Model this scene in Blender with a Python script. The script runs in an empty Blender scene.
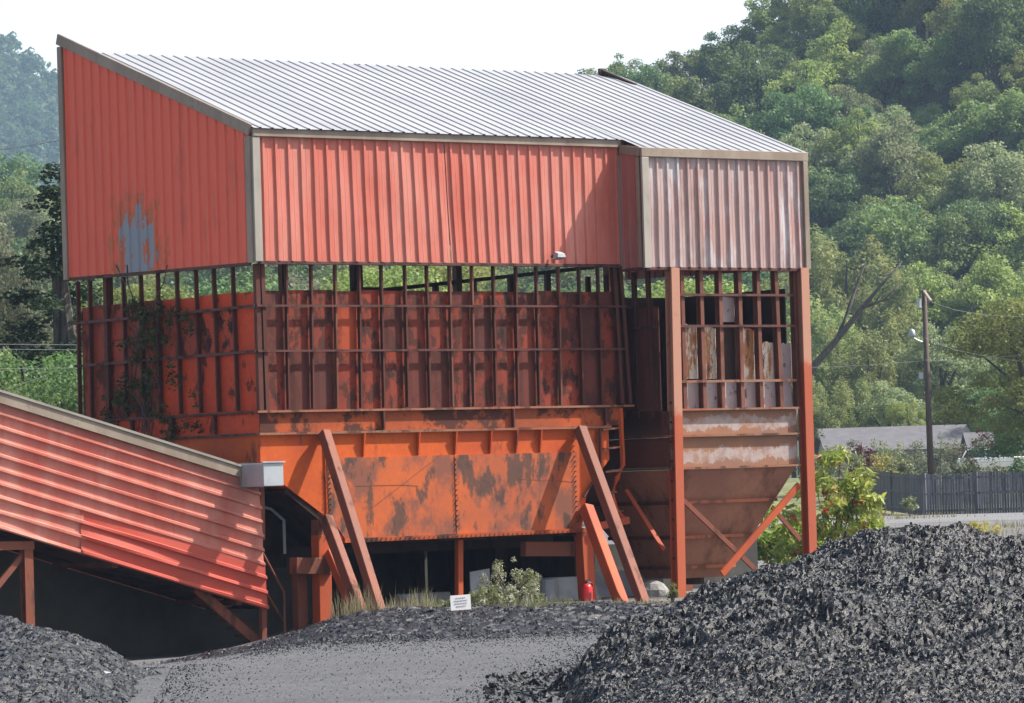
import bpy, math, random
import numpy as np
random.seed(7); rng=np.random.default_rng(11)
sc=bpy.context.scene; COL=sc.collection
W_,H_=1024,703
# ---------------------------------------------------------------- camera geometry
FPX=4300.0; EYE=np.array((0,0,2.5)); PITCH=math.atan((485-351.5)/FPX); ROLL=0.030
def ray(u,v):
    x=(u-512)/FPX; y=-(v-351.5)/FPX
    c,s=math.cos(ROLL),math.sin(ROLL); xr=x*c+y*s; yr=-x*s+y*c
    cp,sp=math.cos(PITCH),math.sin(PITCH)
    return np.array((xr,cp-yr*sp,sp+yr*cp))
def on(u,v,P,n):
    d=ray(u,v); P=np.array(P,float); n=np.array(n,float)
    return EYE+d*(np.dot(P-EYE,n)/np.dot(d,n))
th=math.radians(37.7)
d1=np.array((math.cos(th),math.sin(th),0)); d2=np.array((-math.sin(th),math.cos(th),0))
n1=-d2; n2=-d1; UP=np.array((0,0,1.))
C0=np.array((89*(258-512)/FPX,89,0))
def F(u,v,o=0.): return on(u,v,C0+n1*o,n1)
def L(u,v,o=0.): return on(u,v,C0+n2*o,n2)
def D(u,v,y): return on(u,v,(0,y,0),(0,1,0))
def W(a,b,z): return C0+d1*a+d2*b+UP*z
def sm(e0,e1,x):
    t=np.clip((x-e0)/(e1-e0),0,1); return t*t*(3-2*t)
# ---------------------------------------------------------------- object helpers
def tag(o,label=None,cat=None,group=None,kind=None):
    if label: o['label']=label
    if cat: o['category']=cat
    if group: o['group']=group
    if kind: o['kind']=kind
    return o
def empty(name,loc,label,cat,group=None):
    o=bpy.data.objects.new(name,None); COL.objects.link(o); o.location=tuple(loc); o.empty_display_size=.3
    return tag(o,label,cat,group)
def world_loc(o):
    l=np.array(o.location)
    while o.parent: o=o.parent; l=l+np.array(o.location)
    return l
def link(name,me,mat,parent=None,origin=None):
    """vertices are given in world space; the mesh is stored relative to its origin"""
    o=bpy.data.objects.new(name,me); COL.objects.link(o)
    if mat is not None: me.materials.append(mat)
    if parent is not None:
        me.transform(__import__('mathutils').Matrix.Translation(tuple(-world_loc(parent)))); o.parent=parent
    elif origin is not None:
        me.transform(__import__('mathutils').Matrix.Translation(tuple(-np.array(origin,float)))); o.location=tuple(origin)
    return o
def npmesh(name,verts,quads=None,tris=None,smooth=False):
    me=bpy.data.meshes.new(name); verts=np.asarray(verts,np.float32).reshape(-1,3)
    me.vertices.add(len(verts)); me.vertices.foreach_set('co',verts.ravel())
    nq=0 if quads is None else len(quads); nt=0 if tris is None else len(tris)
    loops=[]; tot=[]
    if nq: loops.append(np.asarray(quads,np.int32).ravel()); tot.append(np.full(nq,4,np.int32))
    if nt: loops.append(np.asarray(tris,np.int32).ravel()); tot.append(np.full(nt,3,np.int32))
    loops=np.concatenate(loops); tot=np.concatenate(tot)
    me.loops.add(len(loops)); me.loops.foreach_set('vertex_index',loops)
    me.polygons.add(len(tot)); st=np.concatenate(([0],np.cumsum(tot)[:-1])).astype(np.int32)
    me.polygons.foreach_set('loop_start',st)
    try: me.polygons.foreach_set('loop_total',tot)
    except Exception: pass
    me.update(calc_edges=True); me.validate()
    me.polygons.foreach_set('use_smooth',np.full(len(tot),smooth))
    return me
class MB:
    def __init__(s): s.v=[]; s.f=[]
    def add(s,vs,fs):
        k=len(s.v); s.v+=[tuple(map(float,p)) for p in vs]; s.f+=[tuple(i+k for i in f) for f in fs]; return s
    def hexa(s,b,t):   # bottom 4, top 4
        return s.add(list(b)+list(t),[(0,3,2,1),(4,5,6,7),(0,1,5,4),(1,2,6,5),(2,3,7,6),(3,0,4,7)])
    def box(s,a0,a1,b0,b1,z0,z1):   # in building coordinates
        return s.hexa([W(a0,b0,z0),W(a1,b0,z0),W(a1,b1,z0),W(a0,b1,z0)],[W(a0,b0,z1),W(a1,b0,z1),W(a1,b1,z1),W(a0,b1,z1)])
    def wbox(s,c,sx,sy,sz,rz=0):    # world box standing on c
        c=np.array(c,float); X=np.array((math.cos(rz),math.sin(rz),0))*sx/2; Y=np.array((-math.sin(rz),math.cos(rz),0))*sy/2; Z=UP*sz
        q=[c-X-Y,c+X-Y,c+X+Y,c-X+Y]; return s.hexa(q,[p+Z for p in q])
    def bar(s,p,q,w,d,n=None):      # w across, d along n
        p=np.array(p,float); q=np.array(q,float); t=q-p; t/=np.linalg.norm(t)
        n=n1 if n is None else np.array(n,float); x=np.cross(t,n); x/=np.linalg.norm(x); m=np.cross(x,t)
        X=x*w/2; M=m*d/2
        return s.hexa([p-X-M,p+X-M,p+X+M,p-X+M],[q-X-M,q+X-M,q+X+M,q-X+M])
    def ibeam(s,p,q,w,d,n=None,t=.02):   # flanges + web
        n_=n1 if n is None else np.array(n,float)
        p=np.array(p,float); q=np.array(q,float)
        s.bar(p+n_*(d/2-t/2),q+n_*(d/2-t/2),w,t,n_); s.bar(p-n_*(d/2-t/2),q-n_*(d/2-t/2),w,t,n_)
        return s.bar(p,q,t,d-2*t-.004,n_)
    def tube(s,pts,r,n=6):
        pts=[np.array(p,float) for p in pts]; rs=r if isinstance(r,(list,tuple)) else [r]*len(pts)
        vs=[];fs=[]
        for i,p in enumerate(pts):
            t=pts[min(i+1,len(pts)-1)]-pts[max(i-1,0)]; t/=np.linalg.norm(t)
            a=np.cross(t,(0.13,.2,1) if abs(t[2])<.9 else (1,.1,0)); a/=np.linalg.norm(a); b=np.cross(t,a)
            for k in range(n):
                q=2*math.pi*k/n; vs.append(p+rs[i]*(a*math.cos(q)+b*math.sin(q)))
        for i in range(len(pts)-1):
            for k in range(n): fs.append((i*n+k,i*n+(k+1)%n,(i+1)*n+(k+1)%n,(i+1)*n+k))
        fs.append(tuple(range(n))[::-1]); fs.append(tuple((len(pts)-1)*n+k for k in range(n)))
        return s.add(vs,fs)
    def prism(s,poly,vec):
        n=len(poly); P=[np.array(p,float) for p in poly]; v=np.array(vec,float)
        return s.add(P+[p+v for p in P],[tuple(range(n)),tuple(range(2*n-1,n-1,-1))]+[(i,i+n,(i+1)%n+n,(i+1)%n) for i in range(n)])
    def build(s,name,mat,parent=None,label=None,origin=None,bevel=0,smooth=False):
        me=bpy.data.meshes.new(name); me.from_pydata(s.v,[],s.f); me.update()
        import bmesh
        bm=bmesh.new(); bm.from_mesh(me); bmesh.ops.recalc_face_normals(bm,faces=bm.faces); bm.to_mesh(me); bm.free()
        if smooth: me.polygons.foreach_set('use_smooth',[True]*len(me.polygons))
        o=link(name,me,mat,parent,origin)
        if label: o['label']=label
        if bevel:
            m=o.modifiers.new('bevel','BEVEL'); m.width=bevel; m.segments=1; m.limit_method='ANGLE'
        return o
def corrug(P00,P10,P11,P01,n,count,h=.035,vseg=10,dent=0.,seed=0,u0=0.,u1=1.,prof=None,minor=True,thick=.004):
    """ribbed sheet; ribs run from the 0-edge to the 1-edge (P00->P01), returned as an MB with two skins"""
    P00,P10,P11,P01=[np.array(p,float) for p in (P00,P10,P11,P01)]; n=np.array(n,float)
    prof=prof or [(0,0),(.30,0),(.38,1),(.54,1),(.62,0)]
    us=[]
    for k in range(count):
        for (x,y) in prof: us.append(((k+x)/count,y*h))
        if minor: us+= [((k+.80)/count,0),((k+.82)/count,.07*h),((k+.86)/count,.07*h),((k+.88)/count,0)]
    us.append((1,0)); us=[(u,y) for u,y in us if u0<=u<=u1]
    r=random.Random(seed); ph=[(r.uniform(2,9),r.uniform(1,5),r.uniform(0,6),r.uniform(.4,1)) for _ in range(5)]
    vs=[]; fs=[]; nu=len(us)
    for skin in (0,1):
        for j in range(vseg+1):
            v=j/vseg
            for (u,y) in us:
                dn=sum(a*math.sin(fu*u*2.5+fv*v*2+p) for fu,fv,p,a in ph)/3*dent
                p=(P00*(1-u)+P10*u)*(1-v)+(P01*(1-u)+P11*u)*v+n*(y+dn-thick*skin); vs.append(p)
        k=skin*nu*(vseg+1)
        for j in range(vseg):
            for i in range(nu-1):
                q=(k+j*nu+i,k+j*nu+i+1,k+(j+1)*nu+i+1,k+(j+1)*nu+i); fs.append(q if skin==0 else q[::-1])
    k=nu*(vseg+1)
    for j in (0,vseg):
        for i in range(nu-1):
            a=j*nu+i; fs.append((a,a+k,a+k+1,a+1))
    m=MB(); m.add(vs,fs); return m
# ---------------------------------------------------------------- materials
class NT:
    def __init__(s,name):
        s.m=bpy.data.materials.new(name); s.m.use_nodes=True; s.t=s.m.node_tree; s.t.nodes.clear()
        s.out=s.t.nodes.new('ShaderNodeOutputMaterial'); s.b=s.t.nodes.new('ShaderNodeBsdfPrincipled')
        s.t.links.new(s.b.outputs[0],s.out.inputs[0]); s.tc=s.t.nodes.new('ShaderNodeTexCoord').outputs['Object']; s._geo=None
    def N(s,t,**k):
        n=s.t.nodes.new(t)
        for a,b in k.items(): setattr(n,a,b)
        return n
    def lk(s,a,b):
        if hasattr(a,'is_output'): s.t.links.new(a,b)
        else: b.default_value=a
    def map(s,scale=(1,1,1),loc=(0,0,0),src=None):
        n=s.N('ShaderNodeMapping'); s.lk(src or s.tc,n.inputs['Vector']); n.inputs['Scale'].default_value=scale; n.inputs['Location'].default_value=loc; return n.outputs[0]
    def noise(s,scale,detail=5,rough=.6,st=(1,1,1),loc=(0,0,0),dist=0):
        n=s.N('ShaderNodeTexNoise'); s.lk(s.map(st,loc),n.inputs['Vector']); n.inputs['Scale'].default_value=scale
        n.inputs['Detail'].default_value=detail; n.inputs['Roughness'].default_value=rough; n.inputs['Distortion'].default_value=dist; return n.outputs['Fac']
    def ramp(s,x,lo,hi,a=0,b=1):
        n=s.N('ShaderNodeMapRange'); n.interpolation_type='SMOOTHSTEP'; s.lk(x,n.inputs[0]); n.inputs[1].default_value=lo; n.inputs[2].default_value=hi; n.inputs[3].default_value=a; n.inputs[4].default_value=b; return n.outputs[0]
    def math(s,op,a,b=0.):
        n=s.N('ShaderNodeMath',operation=op); s.lk(a,n.inputs[0]); s.lk(b,n.inputs[1]); return n.outputs[0]
    def mix(s,f,a,b,mode='MIX'):
        n=s.N('ShaderNodeMix',data_type='RGBA',blend_type=mode); s.lk(f,n.inputs[0])
        for v,i in ((a,6),(b,7)): s.lk(v if hasattr(v,'is_output') else (*v,1),n.inputs[i])
        return n.outputs[2]
    def sep(s):
        n=s.N('ShaderNodeSeparateXYZ'); s.lk(s.tc,n.inputs[0]); return n.outputs
    def fin(s,col,rough=.6,metal=0.,bump=None,bs=.3,bd=.02,spec=None):
        s.lk(col if hasattr(col,'is_output') else (*col,1),s.b.inputs['Base Color']); s.lk(rough,s.b.inputs['Roughness']); s.lk(metal,s.b.inputs['Metallic'])
        if spec is not None: s.b.inputs['Specular IOR Level'].default_value=spec
        if bump is not None:
            n=s.N('ShaderNodeBump'); s.lk(bump,n.inputs['Height']); n.inputs['Strength'].default_value=bs; n.inputs['Distance'].default_value=bd; s.t.links.new(n.outputs[0],s.b.inputs['Normal'])
        return s.m
def painted(name,base,var,rust=(.09,.035,.02),amt=.5,scale=1.2,soft=.06,rough=.55,stretch=.35,dark=(.03,.02,.018),damt=.62,dscale=2.,fine=.25):
    t=NT(name); c=t.mix(t.ramp(t.noise(.7,4,.6),.35,.65),base,var)
    c=t.mix(t.ramp(t.noise(9,4,.7),.3,.7,0,fine),c,rust)
    r=t.noise(scale,7,.68,(1,1,stretch),(3,1,2)); m=t.ramp(r,amt,amt+soft); c=t.mix(m,c,rust)
    r2=t.noise(dscale,6,.65,(1,1,stretch*.6),(9,4,7)); c=t.mix(t.ramp(r2,damt,damt+.08,0,.85),c,dark)
    return t.fin(c,t.ramp(m,0,1,rough+.1,.9),0,t.noise(14,3,.6),.25,.01,.22)
M={}
def siding(name,base,bloom,bamt=.5,extra=None,rough=.5,fine=.12):
    t=NT(name); c=t.mix(t.ramp(t.noise(1.1,5,.65,(1,1,.3)),.3,.75,0,bamt),base,bloom)
    c=t.mix(t.ramp(t.noise(5,5,.7,(1,1,.25),(4,4,1)),.45,.8,0,fine),c,(.25,.07,.05))
    c=t.mix(t.ramp(t.noise(2.6,7,.72,(1,1,.16),(6,2,9)),.54,.72,0,.45),c,(.30,.10,.07))
    if extra: c=extra(t,c)
    return t.fin(c,rough+.1,0,t.noise(3,3,.5),.08,.02,.25)
PAINT=(.56,.098,.066)
def gray_patch(t,c):
    x,y,z=t.sep()
    # worn patch on the gable wall: the paint has gone and the zinc shows
    P=L(139,246)-BASE
    def d(o,v,s): return t.math('POWER',t.math('MULTIPLY',t.math('SUBTRACT',o,float(v)),1/(s*1.5)),2.)
    r=t.math('SQRT',t.math('ADD',t.math('ADD',d(x,P[0],.62),d(y,P[1],.72)),d(z,P[2],.72)))
    m=t.math('ADD',r,t.math('MULTIPLY',t.math('SUBTRACT',t.noise(2.2,8,.72,(1.5,1.5,.75)),.5),3.0))
    c=t.mix(t.ramp(m,.75,1.25,.75,0),c,(.40,.13,.05))
    return t.mix(t.ramp(m,.55,.72,1,0),c,(.24,.27,.31))
BASE=W(0,0,0)
M['side_left']=siding('red_siding_gable',(.74,.128,.075),(.70,.145,.095),.4,gray_patch)
M['side_front']=siding('red_siding_front',(.50,.122,.083),(.58,.26,.21),.75)
M['side_gallery']=siding('red_siding_gallery',(.48,.125,.09),(.58,.29,.23),.9)
M['side_new']=siding('red_siding_newer',(.46,.082,.056),(.45,.115,.085),.5)
def chalk(t,c):
    c=t.mix(t.ramp(t.noise(1.5,6,.7,(1,1,.28),(2,7,1)),.50,.66,0,.75),c,(.52,.52,.54))
    return t.mix(t.ramp(t.noise(1.1,6,.7,(1,1,.2),(8,1,5)),.56,.75,0,.7),c,(.17,.11,.09))
M['side_annex']=siding('chalky_siding',(.40,.25,.225),(.42,.34,.325),.8,chalk)
def brown_mottle(t,c): return t.mix(t.ramp(t.noise(1.6,6,.7,(1,1,.4)),.35,.7,0,.8),c,(.20,.10,.085))  # brownish mottling over the red, following the noise
M['side_dull']=siding('dull_siding',(.40,.12,.10),(.33,.16,.14),.8,brown_mottle)
t=NT('galvanised_sheet'); M['galv']=t.fin(t.mix(t.ramp(t.noise(1.5,5,.6),.3,.7),(.30,.33,.36),(.42,.45,.48)),.5,.3)
t=NT('roof_sheet'); c=t.mix(t.ramp(t.noise(.5,5,.6),.35,.7),(.285,.295,.315),(.24,.25,.275)); c=t.mix(t.ramp(t.noise(2.5,6,.7),.6,.8,0,.4),c,(.30,.28,.26)); c=t.mix(t.ramp(t.noise(2.2,6,.7,(1.6,.35,.35),(2,2,2)),.52,.75,0,.5),c,(.27,.25,.235)); M['roof']=t.fin(c,.6,0,t.noise(2,2,.5),.06,.02)
t=NT('trim_metal'); c=t.mix(t.ramp(t.noise(1.2,5,.65,(1,1,.4)),.35,.7),(.20,.155,.115),(.29,.235,.18)); M['trim']=t.fin(t.mix(t.ramp(t.noise(4,6,.7),.58,.72,0,.6),c,(.12,.07,.05)),.6)
t=NT('trim_pale'); c=t.mix(t.ramp(t.noise(1.2,5,.65,(1,1,.4)),.35,.7),(.42,.39,.34),(.30,.27,.23)); M['trim_mid']=t.fin(t.mix(t.ramp(t.noise(2,5,.65),.35,.7),(.27,.245,.21),(.20,.18,.15)),.6)
t=NT('trim_pale_weathered'); c=t.mix(t.ramp(t.noise(1.2,5,.65,(1,1,.4)),.35,.7),(.35,.32,.275),(.26,.235,.20))
M['trim_pale']=t.fin(c,.6)
OR=(.56,.100,.012); OR2=(.46,.072,.015)
M['orange']=painted('orange_plate',OR,OR2,(.16,.05,.03),.60,1.3,.10,damt=.68)
M['orange_post']=painted('orange_post',(.42,.080,.022),(.33,.062,.024),(.20,.06,.04),.68,1.5,.1,damt=.75,fine=.2)
M['rim']=painted('stained_band',(.42,.08,.018),(.28,.065,.022),(.08,.03,.02),.48,1.0,.08,stretch=1.1,damt=.60,dscale=1.3)
M['stain']=painted('stained_plate',(.52,.11,.025),(.38,.09,.035),(.21,.080,.052),.455,1.5,.16,stretch=.8,dark=(.06,.045,.038),damt=.525,dscale=2.0)
M['tank']=painted('rusted_tank',(.25,.038,.016),(.15,.030,.018),(.075,.026,.018),.47,3.4,.10,stretch=.7,dark=(.02,.013,.012),damt=.58,dscale=3.4)
M['tank_dark']=painted('darker_rusted_tank',(.14,.030,.019),(.09,.025,.019),(.08,.027,.020),.46,1.8,.10,stretch=.7,dark=(.015,.011,.010),damt=.60,dscale=1.6)
M['tank_orange']=painted('orange_rusted_tank',(.38,.062,.016),(.28,.045,.018),(.12,.03,.02),.50,1.3,.10,stretch=.7,dark=(.02,.013,.012),damt=.62,dscale=1.6)
M['tank_dull_left']=painted('dull_red_plate',(.36,.055,.025),(.26,.045,.024),(.08,.028,.020),.50,1.5,.10,stretch=.7,dark=(.02,.013,.012),damt=.60,dscale=1.8)
M['tank_blot']=painted('blotched_plate',(.52,.065,.020),(.42,.055,.02),(.06,.025,.018),.50,3.2,.05,stretch=.8,dark=(.022,.013,.012),damt=.55,dscale=3)
M['tank_left']=painted('rusted_tank_left',(.62,.070,.018),(.50,.055,.018),(.10,.028,.018),.57,1.4,.06,stretch=.7,dark=(.022,.013,.012),damt=.62,dscale=1.8)
M['stud']=painted('rusted_stud',(.075,.028,.020),(.11,.032,.020),(.08,.03,.022),.5,2.,.1,damt=.66)
M['stud_pale']=painted('faded_stud',(.19,.075,.05),(.12,.045,.03),(.12,.045,.03),.5,2.,.1)
M['strut']=painted('brown_strut',(.18,.062,.038),(.22,.064,.034),(.09,.04,.03),.55,2.,.1)
M['ledge']=painted('ledge_steel',(.26,.14,.09),(.30,.10,.05),(.10,.045,.03),.5,2.,.1)
M['girt']=painted('girt_steel',(.09,.035,.03),(.12,.045,.035),(.05,.025,.02),.5,2.,.1)
M['annexplate']=painted('annex_plate',(.36,.165,.10),(.27,.12,.08),(.17,.08,.05),.5,.9,.15,stretch=.5,damt=.68)
M['bayrib']=painted('bay_rib_steel',(.42,.13,.055),(.33,.11,.06),(.15,.06,.04),.5,2.,.1)
M['annexshade']=painted('annex_shaded_plate',(.15,.042,.024),(.10,.036,.026),(.06,.025,.018),.5,.9,.12,stretch=.5)  # darker annex steel, shade of the left side put into the colour
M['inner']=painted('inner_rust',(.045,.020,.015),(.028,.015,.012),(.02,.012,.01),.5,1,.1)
def fadepost(name,zc):
    t=NT(name); x,y,z=t.sep(); c=t.mix(t.ramp(t.noise(1.5,5,.6,(1,1,.3)),.3,.7),(.38,.075,.022),(.31,.060,.024))
    c=t.mix(t.ramp(t.math('ADD',z,t.math('MULTIPLY',t.noise(5,3,.6),.5)),zc+.1,zc+.35),c,(.40,.19,.125))
    return t.fin(t.mix(t.ramp(t.noise(6,5,.7),.60,.70,0,.8),c,(.14,.05,.035)),.6)
def dripplate(name,zlo,zhi):   # whitish runs of residue along the foot of a plate
    t=NT(name); x,y,z=t.sep(); c=t.mix(t.ramp(t.noise(1.1,5,.6),.35,.7),(.27,.12,.055),(.20,.10,.065))
    e=t.math('ADD',z,t.math('MULTIPLY',t.math('SUBTRACT',t.noise(2.2,6,.75,(1,1,.5)),.5),.75))
    w=t.math('MULTIPLY',t.ramp(e,zlo,zlo+.05),t.ramp(e,zhi,zhi+.05,1,0)); c=t.mix(t.math('MULTIPLY',w,t.ramp(t.noise(3,6,.7),.35,.6,.2,.85)),c,(.36,.31,.30))
    return t.fin(t.mix(t.ramp(t.noise(2.4,6,.7,(1,1,.4)),.62,.72,0,.8),c,(.10,.06,.045)),.7)
t=NT('lilac_plate'); c=t.mix(t.ramp(t.noise(1,4,.6),.3,.7),(.44,.36,.36),(.34,.26,.25)); M['lilac']=t.fin(t.mix(t.ramp(t.noise(3.4,6,.72),.57,.66),c,(.06,.035,.03)),.7)
t=NT('peeling_plate'); c=t.mix(t.ramp(t.noise(4.5,7,.75,(1,1,.3)),.47,.54),(.72,.62,.50),(.45,.19,.07)); M['peel']=t.fin(t.mix(t.ramp(t.noise(3.2,6,.7,(1,1,.35),(3,3,3)),.55,.62),c,(.12,.05,.03)),.7,0,t.noise(6,4,.6),.5,.03)
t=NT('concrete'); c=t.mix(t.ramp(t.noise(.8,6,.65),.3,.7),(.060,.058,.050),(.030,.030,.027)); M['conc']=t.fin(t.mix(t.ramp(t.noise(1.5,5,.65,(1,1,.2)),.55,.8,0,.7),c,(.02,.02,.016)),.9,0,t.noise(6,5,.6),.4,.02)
t=NT('barrier_concrete'); c=t.mix(t.ramp(t.noise(2,6,.65),.35,.7),(.36,.38,.41),(.24,.25,.27)); M['barrier']=t.fin(c,.8)
t=NT('white_paint'); M['white']=t.fin(t.mix(t.ramp(t.noise(3,5,.6),.4,.75),(.78,.79,.80),(.6,.6,.6)),.5)
t=NT('boulder_stone'); M['boulder']=t.fin(t.mix(t.ramp(t.noise(4,5,.6),.35,.7),(.26,.255,.24),(.16,.155,.15)),.85,0,t.noise(7,4,.6),.7,.05)
t=NT('sign_face'); M['signwhite']=t.fin((.80,.80,.80),.4)
t=NT('sign_print'); M['signprint']=t.fin((.30,.30,.33),.6)
t=NT('extinguisher_red'); M['red']=t.fin((.72,.02,.025),.3)
t=NT('black_rubber'); M['black']=t.fin((.02,.02,.02),.5)
t=NT('dark_rust_sheet'); M['darkrust']=t.fin(t.mix(t.ramp(t.noise(3,5,.6),.4,.6),(.022,.014,.012),(.05,.025,.018)),.7)
t=NT('wood_grey'); c=t.mix(t.ramp(t.noise(4,3,.7,(3,3,.05)),.35,.65),(.055,.058,.068),(.20,.20,.21)); M['fence']=t.fin(t.mix(t.ramp(t.noise(1,4,.6),.5,.7,0,.6),c,(.06,.058,.065)),.85)
t=NT('pole_wood'); M['pole']=t.fin(t.mix(t.ramp(t.noise(4,4,.6,(3,3,.15)),.35,.7),(.055,.038,.032),(.10,.062,.045)),.85)
t=NT('roof_shingle'); c=t.mix(t.ramp(t.noise(1.5,5,.65),.35,.7),(.085,.083,.092),(.115,.112,.122)); M['shingle']=t.fin(c,.85)
t=NT('plaster_wall'); M['plaster']=t.fin((.34,.32,.30),.8)
t=NT('glass_dark'); M['glass']=t.fin((.03,.04,.05),.08)
t=NT('wire_dark'); M['wire']=t.fin((.12,.12,.13),.5)
t=NT('wire_grey'); M['wirep']=t.fin((.24,.25,.26),.6)
# coal
def coalmat(name,a,b,rough=.38):
    t=NT(name); g=t.noise(9,5,.7); c=t.mix(t.ramp(g,.35,.7),a,b)
    g2=t.noise(1.6,5,.65); c=t.mix(t.ramp(g2,.55,.75,0,.4),c,(.014,.016,.021))
    return t.fin(c,t.ramp(t.noise(20,2,.6),.3,.7,rough-.08,rough+.14),0,t.noise(50,3,.7),.5,.02,.30)
M['coal']=coalmat('coal',(.003,.004,.006),(.008,.010,.015),.33)
M['coalfine']=coalmat('coal_fines',(.007,.009,.012),(.026,.029,.036),.38)
def gravel(name,a,b,d):
    t=NT(name); c=t.mix(t.ramp(t.noise(.35,5,.6),.35,.65),a,b); c=t.mix(t.ramp(t.noise(1.6,5,.7,(1,.35,1)),.45,.7,0,.75),c,d); c=t.mix(t.ramp(t.noise(.9,5,.65,(.12,1.2,1),(3,3,3)),.48,.60,0,.65),c,d)
    v=t.N('ShaderNodeTexVoronoi'); t.lk(t.map(),v.inputs['Vector']); v.inputs['Scale'].default_value=11
    c=t.mix(t.ramp(v.outputs['Distance'],.1,.6,0,.5),c,d)
    c=t.mix(t.ramp(t.noise(16,3,.7),.52,.66,0,.6),c,(.27,.275,.29))
    return t.fin(c,.9,0,t.noise(14,5,.8),1.,.09)
M['gravel']=gravel('grey_gravel',(.12,.12,.128),(.16,.16,.168),(.07,.07,.078))
M['road']=gravel('pale_gravel',(.150,.155,.168),(.122,.127,.140),(.085,.089,.100))
t=NT('forest_floor'); M['floor']=t.fin(t.mix(t.ramp(t.noise(.3,5,.6),.4,.65),(.025,.042,.016),(.05,.065,.024)),.95)
t=NT('ground_mix'); x,y,z=t.sep(); g=t.noise(.35,5,.6); c=t.mix(t.ramp(g,.35,.65),(.10,.10,.108),(.135,.135,.14))
c=t.mix(t.ramp(t.noise(15,4,.7),.45,.7,0,.6),c,(.08,.08,.09))
grass=t.mix(t.ramp(t.noise(.6,5,.6),.35,.65),(.08,.10,.03),(.16,.15,.06)); c=t.mix(t.ramp(y,218,224),c,grass)
M['ground']=t.fin(c,.92,0,t.noise(12,4,.7),.8,.05)
def leafmat(name,a,b,c3=None,amt=.6,trans=.5,hs=.5,sc_=.6):
    t=NT(name); c=t.mix(t.ramp(t.noise(sc_,3,.6),.35,.65),a,b)
    if c3: c=t.mix(t.ramp(t.noise(2.3,3,.6,loc=(5,2,1)),amt,amt+.08),c,c3)
    oi=t.N('ShaderNodeObjectInfo'); hv=t.N('ShaderNodeHueSaturation')
    t.lk(t.ramp(oi.outputs['Random'],0,1,.485,.515),hv.inputs['Hue']); t.lk(t.math('ADD',t.math('MULTIPLY',oi.outputs['Random'],hs),1-hs/2),hv.inputs['Value']); t.lk(c,hv.inputs['Color'])
    t.fin(hv.outputs[0],.55,spec=.35); tr=t.N('ShaderNodeBsdfTranslucent'); t.lk(hv.outputs[0],tr.inputs[0]); ms=t.N('ShaderNodeMixShader'); ms.inputs[0].default_value=trans
    t.t.links.new(t.b.outputs[0],ms.inputs[1]); t.t.links.new(tr.outputs[0],ms.inputs[2]); t.t.links.new(ms.outputs[0],t.out.inputs[0]); return t.m
M['leafA']=leafmat('leaf_mid_green',(.11,.175,.055),(.23,.29,.085))
M['leafB']=leafmat('leaf_yellow_green',(.18,.24,.06),(.31,.35,.10))
M['leafC']=leafmat('leaf_deep_green',(.075,.14,.05),(.15,.22,.07))
M['leafD']=leafmat('leaf_grey_green',(.19,.24,.11),(.31,.35,.17))
M['leafW']=leafmat('leaf_willow',(.20,.27,.09),(.33,.37,.13))
M['leafK']=leafmat('leaf_conifer',(.022,.045,.02),(.038,.065,.025))
M['leafP']=leafmat('leaf_pale',(.15,.17,.10),(.20,.21,.14))
M['leafS']=leafmat('leaf_sumac',(.34,.40,.07),(.20,.30,.06),(.42,.07,.04),.575,.4,.1,1.5)
M['leafR']=leafmat('leaf_maroon',(.09,.02,.02),(.14,.035,.03),hs=.1)
M['leafV']=leafmat('leaf_vine',(.045,.06,.018),(.07,.085,.02),(.05,.03,.015),.55,.2,.1,2)
M['leafY']=leafmat('leaf_yellow_flower',(.45,.36,.06),(.25,.25,.07),hs=.1)
M['leafG']=leafmat('leaf_weed',(.24,.26,.12),(.15,.18,.06),(.50,.50,.42),.56,.3,.2,3)
M['leafY2']=leafmat('dry_straw',(.30,.27,.16),(.24,.23,.13),hs=.2,sc_=3)
M['leafF']=leafmat('leaf_white_flower',(.46,.47,.36),(.28,.32,.17),(.14,.17,.05),.52,.3,.1,5)
M['leafM']=leafmat('leaf_mountain',(.045,.10,.045),(.10,.16,.06),hs=0.,sc_=.05)
t=NT('bark'); M['bark']=t.fin(t.mix(t.ramp(t.noise(5,4,.6,(2,2,.3)),.4,.6),(.04,.033,.027),(.08,.068,.058)),.9)
# ---------------------------------------------------------------- ground
def gz(x,y):
    x=np.asarray(x,float); y=np.asarray(y,float)
    z=-.85*sm(-2.2,-7.5,x)*sm(60,84,y)*sm(118,100,y)
    z=z+.4*sm(105,200,y)+2.0*sm(222,258,y)
    z=z-.08*sm(-4,0,x)*sm(82,88,y)*sm(110,100,y)
    return z
def sheet(name,xs,ys,zf,mat,kind='structure',smooth=True,jit=0):
    X,Y=np.meshgrid(xs,ys); Z=zf(X,Y); V=np.stack([X,Y,Z],-1).reshape(-1,3)
    nx,ny=len(xs),len(ys); i=np.arange(nx-1)[None,:]+np.arange(ny-1)[:,None]*nx; i=i.ravel()
    Q=np.stack([i,i+1,i+nx+1,i+nx],-1)
    o=link(name,npmesh(name,V,Q,smooth=smooth),mat); 
    if kind: o['kind']=kind
    return o
gx=np.concatenate([[-3000,-800,-200,-80],np.arange(-40,40.1,1.),[60,100,200,800,3000]])
gy=np.concatenate([[-300,-30],np.arange(0,130,1.),np.arange(130,300,4.),[320,400,700,1500,5000]])
sheet('ground',gx,gy,lambda x,y:gz(x,y),M['ground'])
def wob(a,s,k): return np.interp(s,np.arange(0,400,3.),np.random.default_rng(k).normal(0,a,134))
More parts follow.
